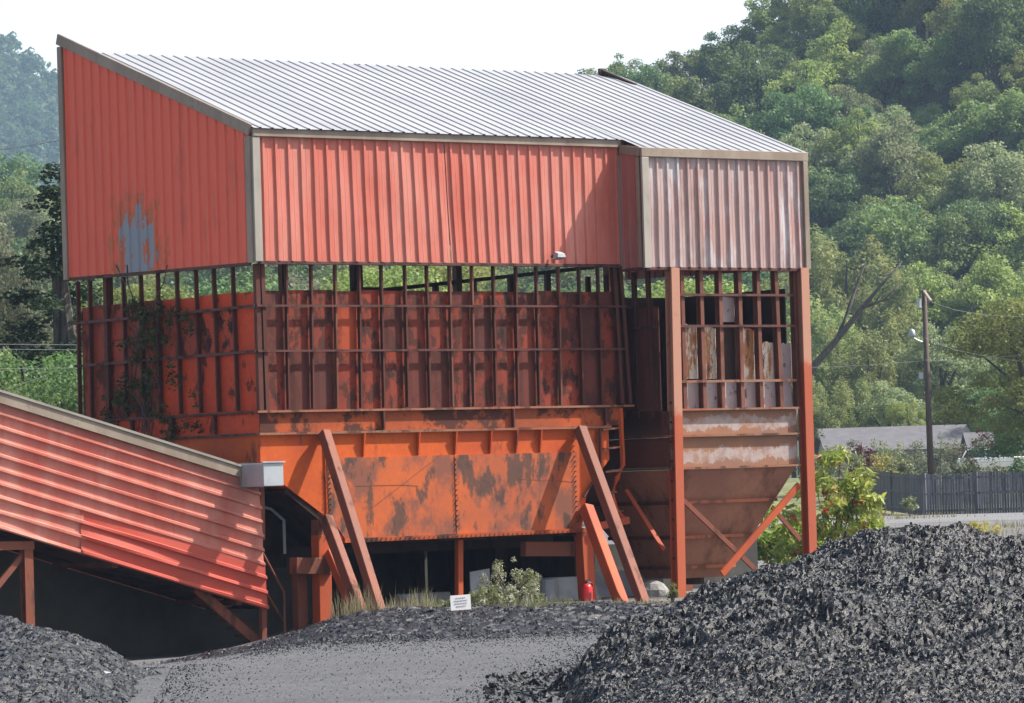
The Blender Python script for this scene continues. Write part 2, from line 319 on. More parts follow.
def road(name,x0,x1,y0,y1,nx,ny,mat):
    xs=np.linspace(x0,x1,nx); v=np.linspace(0,1,ny); X=np.tile(xs,(ny,1)); lo=y0+wob(.8,xs-x0,3)*(1 if y0>60 else 0); hi=y1+wob(.8,xs-x0,4)
    Y=lo[None,:]*(1-v[:,None])+hi[None,:]*v[:,None]; Z=gz(X,Y)+.006; V=np.stack([X,Y,Z],-1).reshape(-1,3)
    i=(np.arange(nx-1)[None,:]+np.arange(ny-1)[:,None]*nx).ravel(); o=link(name,npmesh(name,V,np.stack([i,i+1,i+nx+1,i+nx],-1),smooth=True),mat); o['kind']='structure'
road('gravel_yard',-40,30,20,81,71,62,M['road'])
M['road2']=gravel('pale_far_gravel',(.26,.26,.265),(.22,.22,.225),(.15,.15,.155)); road('gravel_road',8,120,184,213,113,41,M['road2'])
# hill
def hillz(x,y):
    x=np.asarray(x,float); y=np.asarray(y,float)
    u=512+x/np.maximum(y,1)*FPX
    Hc=np.interp(u,[-1500,-200,0,400,560,600,650,700,740,765,1024,1400,3000],[14,24,27,33,36,41,42,43,46,50,80,90,80])
    t=np.clip((y-430)/170,0,1); z=2.4+5*sm(300,430,y)+Hc*(.75*t+.25*t*t)*1.0
    return z-.05*np.clip(y-600,0,400)-.35*(1-sm(285,330,y))
sheet('hillside',np.concatenate([np.arange(-400,400,10.),[400]]),np.arange(280,900,8.),hillz,M['floor'])
# mountain (far)
def mtz(x,y):
    x=np.asarray(x,float); y=np.asarray(y,float); u=512+x/np.maximum(y,1)*FPX
    H=np.interp(u,[-1500,-300,0,60,140,400],[310,265,238,214,150,60]); t=np.clip((y-1500)/700,0,1)
    return -1+H*t-.2*np.clip(y-2200,0,600)
sheet('mountain',np.arange(-700,0,14.),np.arange(1480,2700,20.),mtz,M['floor'])
# ---------------------------------------------------------------- leaves
def leaf_cloud(cent,rad,n,size,seed,up=.35,shell=.6,flat=.8,asp=1.):
    r=np.random.default_rng(seed); cent=np.asarray(cent,float); rad=np.asarray(rad,float)
    if rad.ndim==1: rad=np.stack([rad]*3,-1)
    wgt=(rad.prod(-1))**(2/3); wgt/=wgt.sum(); k=r.choice(len(cent),n,p=wgt)
    d=r.normal(size=(n,3)); d[:,2]=d[:,2]*flat+up*abs(d[:,2]); d/=np.linalg.norm(d,axis=1)[:,None]
    rr=(shell+(1.08-shell)*r.random(n)**.7)[:,None]; p=cent[k]+d*rad[k]*rr
    nn=d*.7+r.normal(size=(n,3))*.6+np.array((0,0,.25)); nn/=np.linalg.norm(nn,axis=1)[:,None]
    a=np.cross(nn,r.normal(size=(n,3))); a/=np.linalg.norm(a,axis=1)[:,None]; b=np.cross(nn,a)
    s=(size*(.55+.9*r.random(n)))[:,None]*.5; a*=s*asp; b*=s/asp
    V=np.stack([p-a*.9-b*.4,p+b*-1+a*.2,p+a+b*.3,p+b*.9-a*.2],1).reshape(-1,3); Q=np.arange(4*n).reshape(-1,4)
    return V,Q
def crown_lobes(seed,rx,rz,zc,n,lr=(1.1,2.1),kind='round'):
    r=np.random.default_rng(seed); C=[];R=[]
    while len(C)<n:
        d=r.normal(size=3); d/=np.linalg.norm(d); q=r.uniform(.35,1.0)
        if d[2]<-.75: continue
        c=np.array((d[0]*rx*q,d[1]*rx*q,zc+d[2]*rz*q)); s=r.uniform(*lr)
        if kind=='cone':
            h=r.uniform(0,1); a=r.uniform(0,6.28); w=rx*(1-h)**.8*r.uniform(.5,1); c=np.array((math.cos(a)*w,math.sin(a)*w,zc-rz+2*rz*h)); s=lr[0]+(lr[1]-lr[0])*(1-h)
        C.append(c); R.append((s,s,s*r.uniform(.6,.85)) if kind!='willow' else (s*.7,s*.7,s*1.3))
    return C,R
def tree_meshes(name,seed,rx,rz,zc,n,leaf,lobes,lr,kind,ztop):
    C,R=crown_lobes(seed,rx,rz,zc,lobes,lr,kind); V,Q=leaf_cloud(C,R,n,leaf,seed+50,shell=.35,asp=1.0 if kind!='willow' else .6)
    me=npmesh(name+'_crown',V,Q); r=random.Random(seed); m=MB(); tr=.22*ztop/10+.05
    m.tube([(0,0,-.8),(0,0,0),(r.uniform(-.2,.2),r.uniform(-.2,.2),zc*.5),(r.uniform(-.4,.4),r.uniform(-.4,.4),zc),(0,0,zc+rz*.7)],[tr*1.3,tr,tr*.8,tr*.55,.04],7)
    for i in range(9):
        c=C[(i*3)%len(C)]; z0=zc*r.uniform(.4,.8); m.tube([(0,0,z0),(c[0]*.5,c[1]*.5,z0*.4+c[2]*.6),tuple(c)],[tr*.4,tr*.25,.03],5)
    me2=bpy.data.meshes.new(name+'_trunk'); me2.from_pydata(m.v,[],m.f); me2.materials.append(M['bark'])
    return me,me2
PROTO={}
def proto(key,mat,*a):
    me,me2=tree_meshes(key,*a); me.materials.append(M[mat]); PROTO[key]=(me,me2,a[-1])
#            seed rx  rz  zc  n   leaf lobes lr kind top
proto('oakA','leafA',1,4.3,4.8,8.2,16000,.22,64,(.55,1.5),'round',13)
proto('oakB','leafA',2,4.9,4.4,7.6,17000,.22,72,(.55,1.55),'round',12)
proto('ashB','leafB',3,3.8,5.0,8.4,15000,.21,60,(.5,1.4),'round',13)
proto('ashB2','leafB',4,4.4,4.2,7.4,15000,.21,58,(.5,1.45),'round',12)
proto('deepC','leafC',5,4.5,5.2,8.6,17000,.22,66,(.6,1.6),'round',14)
proto('greyD','leafD',6,4.0,4.8,8.0,14000,.20,60,(.5,1.4),'round',13)
proto('willow','leafW',7,4.2,5.4,7.6,17000,.19,55,(.7,1.4),'willow',13)
proto('willow2','leafW',8,3.4,6.0,7.8,14000,.19,50,(.7,1.3),'willow',14)
proto('conifer','leafK',9,3.0,7.0,8.0,32000,.11,130,(.30,.85),'cone',15)
proto('pale','leafP',10,3.2,3.6,6.6,20000,.10,42,(.5,1.1),'round',10)
proto('near','leafB',12,3.6,4.4,6.4,26000,.12,44,(.6,1.2),'round',11)
proto('neardark','leafC',13,3.6,3.4,4.4,26000,.115,40,(.7,1.4),'round',8)
def tree(key,name,x,y,z,s,rz,label,cat,group,sz=1.):
    e=empty(name,(x,y,z),label,cat,group); e.rotation_euler=(0,0,rz); e.scale=(s,s,s*sz)
    me,me2,_=PROTO[key]
    for n,m in (('crown',me),('trunk',me2)):
        o=bpy.data.objects.new(n,m); COL.objects.link(o); o.parent=e
    return e
DESC={'oakA':'mid green rounded','oakB':'broad mid green','ashB':'tall yellow green','ashB2':'spreading yellow green','deepC':'deep green full','greyD':'grey green'}
R=random.Random(5)
row=0; y=440.
while y<606:
    row+=1; step=8.2*FPX/y; u=-70+(row%2)*step/2
    while u<1120:
        uu=u+R.uniform(-.25,.25)*step; yy=y+R.uniform(-3,3); x=(uu-512)/FPX*yy; z=float(hillz(x,yy))-.4
        hor=485-.03*(uu-512); vt=hor-(z+13-2.5)*FPX/yy; vb=hor-(z-2.5)*FPX/yy
        vis=(uu>585 and vb>-30) or (uu<=585 and 225<vt<300) or (uu<=110 and vt<300)
        edge=600<=uu and y>590
        if vis and R.random()>.04:
            k=R.choices(['oakA','oakB','ashB','ashB2','deepC','greyD'],[4,4,2.4,2.4,3,1.8])[0]
            zone='high on' if yy>565 else ('halfway up' if yy>500 else 'low on')
            side='the wooded hill right of the shed' if uu>620 else 'the wooded hill directly behind the shed'
            if uu<90: side='the wooded hill left of the shed'
            lab=f'{DESC[k]} tree {zone} {side}'
            tree(k,'broadleaf_tree',x,yy,z,R.choice([.88,.95,1.05,1.15,1.25,1.36] if yy<570 else [.8,.9,.95,1.05])*R.uniform(.95,1.05),R.uniform(0,6.28),lab,'tree',lab.replace(' tree ',' trees '),R.uniform(.9,1.15))
        u+=step
    y+=7.6
# trees on the lower slope, right of the shed
for (u,vt,yy,k) in [(815,212,400,'willow2'),(850,235,395,'willow'),(885,262,385,'willow2'),(920,268,395,'ashB'),(955,262,400,'willow'),(990,258,395,'ashB2'),(1028,262,400,'willow'),(1068,255,400,'ashB'),
                    (800,290,350,'willow'),(835,300,345,'willow2'),(868,318,340,'willow'),(902,330,345,'willow2'),(940,322,340,'greyD'),(975,335,345,'willow'),(1010,330,345,'willow2'),(1050,320,345,'willow'),
                    (790,372,312,'greyD'),(822,378,308,'willow'),(858,385,312,'willow2'),(888,392,308,'greyD'),(958,388,310,'oakB'),(992,380,308,'deepC'),(1025,372,308,'deepC'),(1060,372,308,'oakA')]:
    x=(u-512)/FPX*yy; z=float(hillz(x,yy))-.2; hor=485-.03*(u-512); h=2.5+(hor-vt)*yy/FPX-z; s=h/PROTO[k][2]
    near='front' if yy<330 else ('middle' if yy<370 else 'rear')
    lab=f"{'feathery pale green' if k.startswith('willow') else DESC[k]} tree in the {near} row of the wood behind the utility pole"
    tree(k,'willow_tree' if k.startswith('willow') else 'broadleaf_tree',x,yy,z,max(.55,s),R.uniform(0,6.28),lab,'tree',lab.replace(' tree ',' trees '))
def ttree(key,name,u,vtop,yy,zb,label,cat,sxy=None,group=None):
    x=(u-512)/FPX*yy; hor=485-.03*(u-512); h=2.5+(hor-vtop)*yy/FPX-zb; s=h/PROTO[key][2]; e=tree(key,name,x,yy,zb,s,R.uniform(0,6),label,cat,group)
    if sxy: e.scale=(s*sxy,s*sxy,s)
    return e
ttree('conifer','conifer_tree',60,166,132,0.3,'tall dark evergreen tree against the left edge of the shed','tree',1.6)
ttree('conifer','conifer_tree',34,262,165,0.3,'shorter dark evergreen tree left of the tall one','tree',1.2)
ttree('pale','broadleaf_tree',2,196,140,0.3,'pale olive broadleaf tree at the far left edge above the sloping gallery','tree',.50)
ttree('pale','broadleaf_tree',-22,250,150,0.3,'pale olive broadleaf tree cut by the left edge of the picture','tree',.8)
ttree('conifer','conifer_tree',98,300,175,0.3,'dark evergreen tree hidden low behind the left wall of the shed','tree',1.3)
for i,(u,v,k) in enumerate([(20,318,'neardark'),(62,355,'neardark'),(-25,330,'neardark')]):
    ttree(k,'bushy_tree',u,v,[128,124,130][i],0.2,['low dark bushy tree under the pale olive tree','smallest low dark bushy tree beside the rusty left wall','low dark bushy tree beyond the left picture edge'][i],'tree',1.0)
for i,(u,v,yy) in enumerate([(130,285,205),(200,270,215),(290,262,225),(370,268,215),(450,258,225),(530,270,215),(600,262,225),(680,280,215)]):
    ttree(['near','neardark','pale','near'][i%4],'broadleaf_tree',u,v-12,yy,.5,['yellow green','dark green','pale olive','light green'][i%4]+' tree behind the '+('left' if i<4 else 'right')+' half of the open band under the red siding','tree',1.1,'trees seen through the open band')
ttree('near','broadleaf_tree',1036,288,235,.4,'bright yellow green tree leaning in at the right edge of the picture','tree',1.25)
ttree('neardark','broadleaf_tree',1034,372,244,1.2,'dark green tree low at the right edge beyond the white vehicle','tree',1.1)
ttree('neardark','broadleaf_tree',1000,398,285,2.4,'dark green tree just behind the white vehicle','tree',1.2)
ttree('near','broadleaf_tree',905,398,300,2.4,'small yellow leaved tree behind the grey roof','tree',.9)
# leaning bare trunk
m=MB(); P=[D(795,392,300),D(812,368,300),D(838,338,300),D(862,308,300),D(882,284,300),D(902,262,300)]; m.tube(P,[.30,.27,.22,.17,.11,.04],7)
m.tube([D(838,338,300),D(850,305,300.6),D(858,282,301),D(866,262,301)],[.22,.16,.1,.04],6); m.tube([D(862,308,300),D(884,300,299.5),D(902,280,299.5)],[.14,.09,.04],5)
m.tube([D(795,392,300),np.array((float(D(795,392,300)[0])-1.2,300,2.0))],[.42,.5],7)
o=m.build('leaning_trunk',M['bark'],smooth=True,origin=D(795,392,300)); tag(o,'bare dark trunk leaning right out of the wood behind the shed','dead tree')
# far mountain forest
Vs=[];Qs=[];k=0; r=np.random.default_rng(3)
base,_=None,None
C,Rr=crown_lobes(77,4.2,4.2,6.5,12,(1.5,2.6)); BV,BQ=leaf_cloud(C,Rr,210,1.4,78)
for yy in np.arange(1560,2215,11.):
    for u in np.arange(-300,150,8.*FPX/yy):
        x=(u+r.uniform(-6,6)-512)/FPX*yy; y2=yy+r.uniform(-4,4); s=r.uniform(.75,1.35)
        a=r.uniform(0,6.28); ca,sa=math.cos(a),math.sin(a); V=BV*s; V=np.stack([V[:,0]*ca-V[:,1]*sa,V[:,0]*sa+V[:,1]*ca,V[:,2]],-1)+np.array((x,y2,float(mtz(x,y2))-1))
        Vs.append(V); Qs.append(BQ+k); k+=len(V)
o=link('mountain_forest',npmesh('mountain_forest',np.concatenate(Vs),np.concatenate(Qs)),M['leafM']); tag(o,'hazy blue green forest covering the distant mountain on the left','forest',kind='stuff')
# haze
HZ=True
if HZ:
    m=MB(); m.add([(-900,-20,-3),(900,-20,-3),(900,2900,-3),(-900,2900,-3),(-900,-20,420),(900,-20,420),(900,2900,420),(-900,2900,420)],[(0,3,2,1),(4,5,6,7),(0,1,5,4),(1,2,6,5),(2,3,7,6),(3,0,4,7)])
    hm=bpy.data.materials.new('haze_air'); hm.use_nodes=True; nt=hm.node_tree; nt.nodes.clear(); ou=nt.nodes.new('ShaderNodeOutputMaterial'); pv=nt.nodes.new('ShaderNodeVolumePrincipled')
    pv.inputs['Color'].default_value=(.50,.70,1,1); pv.inputs['Density'].default_value=.00013; pv.inputs['Anisotropy'].default_value=.2; nt.links.new(pv.outputs[0],ou.inputs['Volume'])
    o=m.build('haze',hm); o['kind']='stuff'; o['label']='thin pale haze filling the valley air'
#@@B0
# ---------------------------------------------------------------- the coal tipple
def ABZ(P): q=np.array(P)-C0; return float(q@d1),float(q@d2),float(q[2])
SH=empty('coal_tipple',W(0,0,0),'large orange and rust tall coal loading shed with red ribbed siding and pale ribbed roof','industrial building')
AO=.8   # the right bay stands this far proud of the main front
def Fp(u,v,o=0.): return F(u,v,o)
# siding ---------------------------------------------------------
zt,zb=9.93,7.30
a_s=4.92   # lap in the front siding
corrug(W(0.04,-.10,zb),W(a_s+.06,-.10,zb),W(a_s-.04,-.10,zt),W(0.04,-.10,zt),n1,15,.038,14,.009,3).build('front_siding',M['side_front'],SH,'faded red ribbed siding over the left half of the front')
corrug(W(a_s+.10,-.085,zb),W(9.80,-.085,zb),W(9.80,-.10,zt),W(a_s-.02,-.10,zt),n1,16,.038,14,.009,8).build('front_siding',M['side_front'],SH,'faded red ribbed siding over the right half of the front, lifted at its lap')
LT0=L(247,130,.0); LT1=L(58,38,.0); bL=ABZ(LT1)[1]; zL0=ABZ(LT0)[2]-.02; zL1=ABZ(LT1)[2]; slope=(zL1-zL0)/bL
corrug(W(-.08,7.24,7.36),W(-.08,0.0,zb-.02),W(-.08,0.0,zL0-.05),W(-.08,7.24,zL0+slope*7.24-.05),n2,21,.035,10,.006,5).build('gable_siding',M['side_left'],SH,'red ribbed gable siding with a worn grey patch')
az0,az1=9.72,14.42
corrug(W(az0,-AO-.06,7.20),W(az1,-AO-.06,7.20),W(az1,-AO-.06,9.70),W(az0,-AO-.06,9.70),n1,16,.05,12,.008,6).build('bay_siding',M['side_annex'],SH,'chalky faded pinkish ribbed siding of the right bay')
corrug(W(9.70,-.06,7.20),W(9.70,-AO,7.20),W(9.70,-AO,9.72),W(9.70,-.06,9.84),n2,3,.03,6,.003,6).build('bay_side_siding',M['side_dull'],SH,'dull brownish red siding on the return of the right bay')
corrug(W(14.44,-AO,7.20),W(14.44,5.6,7.30),W(14.44,5.6,9.7+5.6*slope),W(14.44,-AO,9.62),d1,20,.035,6,.004,9).build('end_siding',M['side_dull'],SH)
# back siding hangs higher than the front
corrug(W(14.35,5.9,8.1),W(.10,5.9,8.1),W(.10,5.9,zL0+slope*5.9-.12),W(14.35,5.9,zL0+slope*5.9-.12),d2,46,.035,4,.004,12).build('back_siding',M['galv'],SH)
corrug(W(14.5,5.7,7.62),W(9.9,5.7,7.62),W(9.9,5.7,8.6),W(14.5,5.7,8.6),n1,14,.035,4,.004,13).build('back_siding',M['galv'],SH,'pale grey sheet seen through the frame of the right bay')
# trim -----------------------------------------------------------
def trim(name,p,q,w,d,n,mat='trim',lab=None): MB().bar(p,q,w,d,n).build(name,M[mat],SH,lab,bevel=.008)
tw=.17
trim('eave_trim',W(-.1,-.16,zt+.03),W(9.72,-.16,zt+.03),tw,.07,n1)
trim('eave_trim',W(9.66,-AO-.125,9.72),W(14.54,-AO-.125,9.72),.2,.07,n1,'trim','pale weathered eave trim of the right bay')
trim('eave_trim',W(9.68,-.20,9.83),W(9.68,-AO-.08,9.73),.2,.06,n2)
nl=np.cross(d2+UP*slope,n2)
trim('rake_trim',W(-.13,-.12,zL0+.0),W(-.13,7.30,zL0+slope*7.30+.02),.24,.07,n2)
trim('corner_trim',W(-.02,-.15,zb-.02),W(-.02,-.15,zt-.06),.19,.06,n1,'trim_pale','pale corner trim at the left end of the front')
trim('corner_trim',W(-.13,-.03,zb-.04),W(-.13,-.03,zL0-.13),.19,.06,n2)
trim('corner_trim',W(-.13,7.20,7.31),W(-.13,7.22,zL0+slope*7.22-.13),.18,.06,n2)
trim('corner_trim',W(9.76,-AO-.13,7.17),W(9.76,-AO-.13,9.61),.20,.06,n1,'trim_pale','pale corner trim of the right bay')
trim('corner_trim',W(9.66,-AO+.0,7.19),W(9.66,-AO+.0,9.60),.12,.05,n2)
trim('corner_trim',W(9.66,-.12,7.25),W(9.66,-.12,9.70),.12,.05,n2)
trim('corner_trim',W(14.45,-AO-.13,7.17),W(14.45,-AO-.13,9.61),.14,.06,n1)
trim('base_trim',W(0,-.10,zb-.04),W(9.7,-.10,zb-.04),.07,.05,n1,'girt')
trim('base_trim',W(-.08,0.06,zb-.06),W(-.08,7.3,7.32),.07,.05,n2,'girt')
trim('base_trim',W(9.75,-AO-.05,7.16),W(14.5,-AO-.05,7.16),.07,.05,n1,'girt')
trim('base_trim',W(9.70,-.1,7.16),W(9.70,-AO,7.16),.06,.05,n2,'girt')
# roof -----------------------------------------------------------
def Rp(a,b,lift=.12): return W(a,b,zL0+slope*b+lift)
nr=np.cross(d1,d2+UP*slope); nr/=np.linalg.norm(nr)
rb=bL*.765
def roofpart(a0,a1,b0,b1,cnt,lab,sd):
    corrug(Rp(a0,b0),Rp(a1,b0),Rp(a1,b1),Rp(a0,b1),nr,cnt,.023,10,.008,sd,prof=[(0,0),(.36,0),(.42,1),(.56,1),(.62,0)]).build('roof_panel',M['roof'],SH,lab)
roofpart(-.10,9.72,-.24,rb,32,'pale ribbed roof sheet over the main bin',2)
roofpart(9.72,14.60,-.24-AO+.12,rb,16,'pale ribbed roof sheet over the right bay',4)
roofpart(-.10,9.0,rb+1.9,rb,29,None,5) if False else None
for a in np.arange(.4,14.4,2.0): MB().bar(Rp(a,.0,.0),Rp(a,rb-.05,.0),.08,.14,nr).build('rafter',M['inner'],SH)
for b in (0.1,1.6,3.1,4.6,rb-.15): MB().bar(Rp(.05,b,.055),Rp(14.4,b,.055),.10,.06,nr).build('purlin',M['inner'],SH)
# torn ridge flashing at the right end
P0=Rp(14.05-.1,rb-.10,.0); 
mf=MB(); q=[Rp(14.05,rb+.02,-.02),Rp(14.05,rb+.03,.24),Rp(14.40,rb-.72,.10),Rp(14.40,rb-.85,.05)]
mf.prism(q,nr*.001+d2*.03); mf.bar(Rp(14.03,rb+.02,.24),Rp(14.42,rb-.8,.12),.09,.05,nr); mf.bar(Rp(14.05,rb+.0,.0),Rp(14.05,rb+.03,.27),.18,.08,n1)
mf.build('ridge_flashing',M['darkrust'],SH,'dark torn flashing standing up at the right end of the ridge')
# little bump on the ridge
MB().tube([Rp(6.9,rb,.0),Rp(6.9,rb,.13)],.05).build('roof_vent',M['darkrust'],SH)
# back frame of the missing rear strip
for a in (0.15,4.8,9.7,14.2): MB().bar(W(a,5.95,4.2),W(a,5.95,zL0+slope*5.9-.2),.16,.16).build('rear_post',M['stud'],SH)
# floodlight under the front siding
fl=MB().bar(W(7.72,-.12,7.45),W(7.72,-.34,7.47),.05,.05,UP).build('floodlight',M['darkrust'],SH)
fh=MB(); fh.hexa([W(7.64,-.44,7.42),W(7.87,-.44,7.42),W(7.86,-.24,7.37),W(7.65,-.24,7.37)],[W(7.67,-.42,7.50),W(7.85,-.42,7.50),W(7.84,-.27,7.55),W(7.68,-.27,7.55)]); o=fh.build('lamp_hood',M['barrier'],fl)
# tank walls -----------------------------------------------------
TW=.125
zt1=6.70
m=MB(); R_=random.Random(3)
ae=[TW]+[ABZ(F(u,340,-.08))[0] for u in (286,311,335,359,382,405,427,450,472,494.5,516.5,537,559,580,599)]+[9.62]
KF='rddrrrddrrrdrrdr','drrordrrrdrrrrdr','drrrrrrrdrrdrrrd'
for i in range(len(ae)-1):
    for row,(z0,z1) in enumerate(((4.2,5.40),(5.40,6.35),(6.35,zt1))):
        k=KF[row][i%16]; d0=R_.uniform(-.012,.012); d1_=R_.uniform(-.012,.012); e0=R_.uniform(0,.006); zt_r=z1-.004 if row<2 else z1+R_.uniform(-.02,.015)
        b0,b1=TW+d0,TW+d1_; bm_=TW-.008-e0
        xm=(ae[i]+ae[i+1])/2; q=MB(); q.prism([W(ae[i]+.003,b0,z0),W(xm-.1,bm_,z0),W(xm+.1,bm_,z0),W(ae[i+1]-.003,b1,z0),W(ae[i+1]-.003,b1+.02,z0),W(ae[i]+.003,b0+.02,z0)],UP*(zt_r-z0))
        q.build('wall_plate',M[{'r':'tank','d':'tank_dark','o':'tank_orange'}[k]],SH)
be=[TW+.05]+[ABZ(L(u,350,-.08))[1] for u in (237,218,199.5,180,160.5,144,126.5,110,92)]+[7.0]
KL='oooooooooo','oddrrdrrrr','ooooorrrrr'
for i in range(len(be)-1):
    for row,(z0,z1) in enumerate(((4.2,5.40),(5.40,6.35),(6.35,zt1))):
        k=KL[row][i]; 
        if row==0 and i>4: k='r'
        b0=R_.uniform(-.01,.01); q=MB(); bm_=TW-.008-R_.uniform(0,.008); xm=(be[i]+be[i+1])/2
        q.prism([W(TW+b0,be[i]+.003,z0),W(bm_,xm-.1,z0),W(bm_,xm+.1,z0),W(TW+b0,be[i+1]-.003,z0),W(TW+b0+.02,be[i+1]-.003,z0),W(TW+b0+.02,be[i]+.003,z0)],UP*(z1-z0-(.004 if row<2 else R_.uniform(-.01,.03))))
        q.build('wall_plate',M[{'r':'tank_dull_left','d':'tank_blot','o':'tank_left'}[k]],SH)
MB().box(TW,9.6,6.98,7.02,4.2,6.62).build('tank_wall',M['inner'],SH)
MB().box(9.58,9.62,TW+.03,6.97,4.2,zt1).build('tank_wall',M['inner'],SH)
# corner filler plate between the two walls
MB().box(.0,.11,.0,.11,4.2,7.24).build('corner_post',M['stud'],SH)
# horizontal seams / bent stiffeners inside each cell
m=MB(); m.box(TW+.05,9.6,TW-.05,TW-.025,4.98,5.03); None
# front studs
st=[285,310,334,358,380,403.6,425.5,448.3,470.7,492,514.6,535,557,577.5,596.5]
bt=[287.5,312,336,360,383,407,429,451.5,473,495,517,538.5,560,582,601]
for i,(u,ub) in enumerate(zip(st,bt)):
    a0=ABZ(F(u,270,-.08))[0]; a1=ABZ(F(ub,405,-.08))[0]
    MB().bar(W(a1,.05,4.22),W(a0,.05,7.24),.042,.09).build('stud',M['stud_pale' if i%5==2 or i in (7,8) else 'stud'],SH)
for (ut,ub) in ((262,267),(614,622),(620,630)):
    a0=ABZ(F(ut,270,-.02))[0]; a1=ABZ(F(ub,405,-.02))[0]; MB().ibeam(W(a1,.06,4.22),W(a0,.06,7.24),.09,.15).build('stud',M['stud'],SH)
# left studs
for u,ub in ((79,81),(91,93),(108,111),(124.5,128),(142,146),(159,162),(178,182),(197,202),(215,220),(234,239)):
    b0=ABZ(L(u,275,-.08))[1]; b1=ABZ(L(ub,400,-.08))[1]
    MB().bar(W(.05,b1,4.22),W(.05,b0,7.26),.045,.09,n2).build('stud',M['stud'],SH)
# girts
for z in (6.37,5.43):
    MB().bar(W(-.02,-.025,z),W(9.85,-.025,z),.045,.045).build('girt',M['girt'],SH)
    MB().bar(W(-.03,.02,z),W(-.03,7.1,z-.03),.06,.05,n2).build('girt',M['girt'],SH)
MB().bar(W(9.78,.0,6.36),W(10.4,.5,6.36),.05,.05).build('girt',M['girt'],SH)
# inside catwalk rail seen through the band, dropping to the left
m=MB(); m.bar(W(4.0,6.0,6.72),W(13.8,6.0,7.62),.09,.09)
m.build('inner_rail',M['inner'],SH)
for a in (5.0,6.0,7.0,8.05,9.1,10.2,11.3,12.4): MB().bar(W(a,6.0,6.5),W(a,6.0,6.72+(a-4)*.092),.13,.1).build('rail_post',M['inner'],SH)
MB().bar(W(5.35,3.9,6.2),W(5.35,3.9,8.6),.22,.2).build('inner_post',M['inner'],SH)
MB().bar(W(5.1,3.7,6.93),W(5.9,3.7,6.93),.1,.08).build('inner_post',M['inner'],SH)
# ledges and rim -------------------------------------------------
MB().box(-.10,9.95,-.09,TW-.03,4.15,4.195).build('ledge',M['ledge'],SH,'weathered angle iron ledge at the foot of the bin wall')
MB().box(-.12,TW-.03,TW-.02,7.1,4.15,4.195).build('ledge',M['girt'],SH)
MB().box(.0,9.70,.0,.03,3.74,4.148).build('rim_plate',M['rim'],SH,'stained orange band below the ledge')
MB().box(.0,.03,.031,7.05,3.74,4.148).build('rim_plate',M['tank_left'],SH)
for u in (382,512,604):
    a=ABZ(F(u,420))[0]; MB().box(a-.02,a+.02,-.09,-.002,3.75,4.145).build('rim_stiffener',M['stud'],SH)
for b in (1.6,3.2,4.8): MB().box(-.09,-.002,b-.02,b+.02,3.75,4.145).build('rim_stiffener',M['stud'],SH)
MB().box(-.06,9.30,-.075,.0,3.69,3.735).build('ledge',M['ledge'],SH,'rusty lower ledge above the hopper')
MB().box(-.10,-.001,.0,7.0,3.69,3.735).build('ledge',M['girt'],SH)
# hopper body: outline in the front plane pushed back through the bin
poly=[(0,3.688),(9.28,3.688),(9.28,3.0),(8.62,2.34),(8.44,1.46),(2.05,1.42),(1.52,2.02),(.62,2.62),(.0,3.0)]
MB().prism([W(a,.02,z) for a,z in poly],d2*6.6).build('hopper',M['orange'],SH,'bright orange hopper with chamfered lower corners')
# stained front plate proud of the hopper
a0=ABZ(F(326,460))[0]; a1=ABZ(F(577,460))[0]
poly2=[(a0,3.18),(a1,3.18),(a1,2.25),(8.40,1.47),(2.10,1.43),(a0+.03,1.98)]
MB().prism([W(a,-.02,z) for a,z in poly2],d2*.038).build('front_plate',M['stain'],SH,'stained riveted lower front plate of the hopper')
MB().bar(W(2.0,-.05,1.44),W(8.5,-.05,1.47),.09,.10).build('bottom_angle',M['rim'],SH)
m=MB()
for a in (a0+.06,a1-.08,a0+3.36):
    for z in np.arange(1.65,3.65,.11): m.bar(W(a,-.045 if z<3.18 else .0,z),W(a,-.045 if z<3.18 else .0,z+.022),.022,.056)
for a in np.arange(2.2,8.4,.125): m.bar(W(a,-.115,1.44),W(a,-.115,1.465),.022,.022)
o=m.build('rivets',M['rim'],SH); o['kind']='stuff'
MB().box(a0+3.34,a0+3.46,-.032,-.022,1.5,3.17).build('seam_strip',M['stain'],SH)
MB().box(a0-.03,a0+.15,-.01,.018,1.95,3.68).build('seam_strip',M['orange'],SH)
for u in (417,454,489,515,539,362):
    a=ABZ(F(u,440))[0]; MB().prism([W(a,.018,3.68),W(a,-.10,3.68),W(a,-.03,3.22),W(a,.018,3.19)],d1*.035).build('gusset',M['orange'],SH)
for p,q in (((402,485),(442,454)),((372,508),(402,485)),((356,486),(402,485)),((402,485),(418,486)),((520,479),(574,482))):
    MB().bar(F(*p,.021),F(*q,.021),.014,.006).build('weld_scar',M['strut'],SH)
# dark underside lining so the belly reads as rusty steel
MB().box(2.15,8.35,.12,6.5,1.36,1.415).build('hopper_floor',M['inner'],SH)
MB().prism([W(.66,.05,2.56),W(1.5,.05,1.97),W(2.0,.05,1.38),W(1.95,.05,1.33),W(1.42,.05,1.92),W(.6,.05,2.5)],d2*6.4).build('hopper_slope',M['inner'],SH)
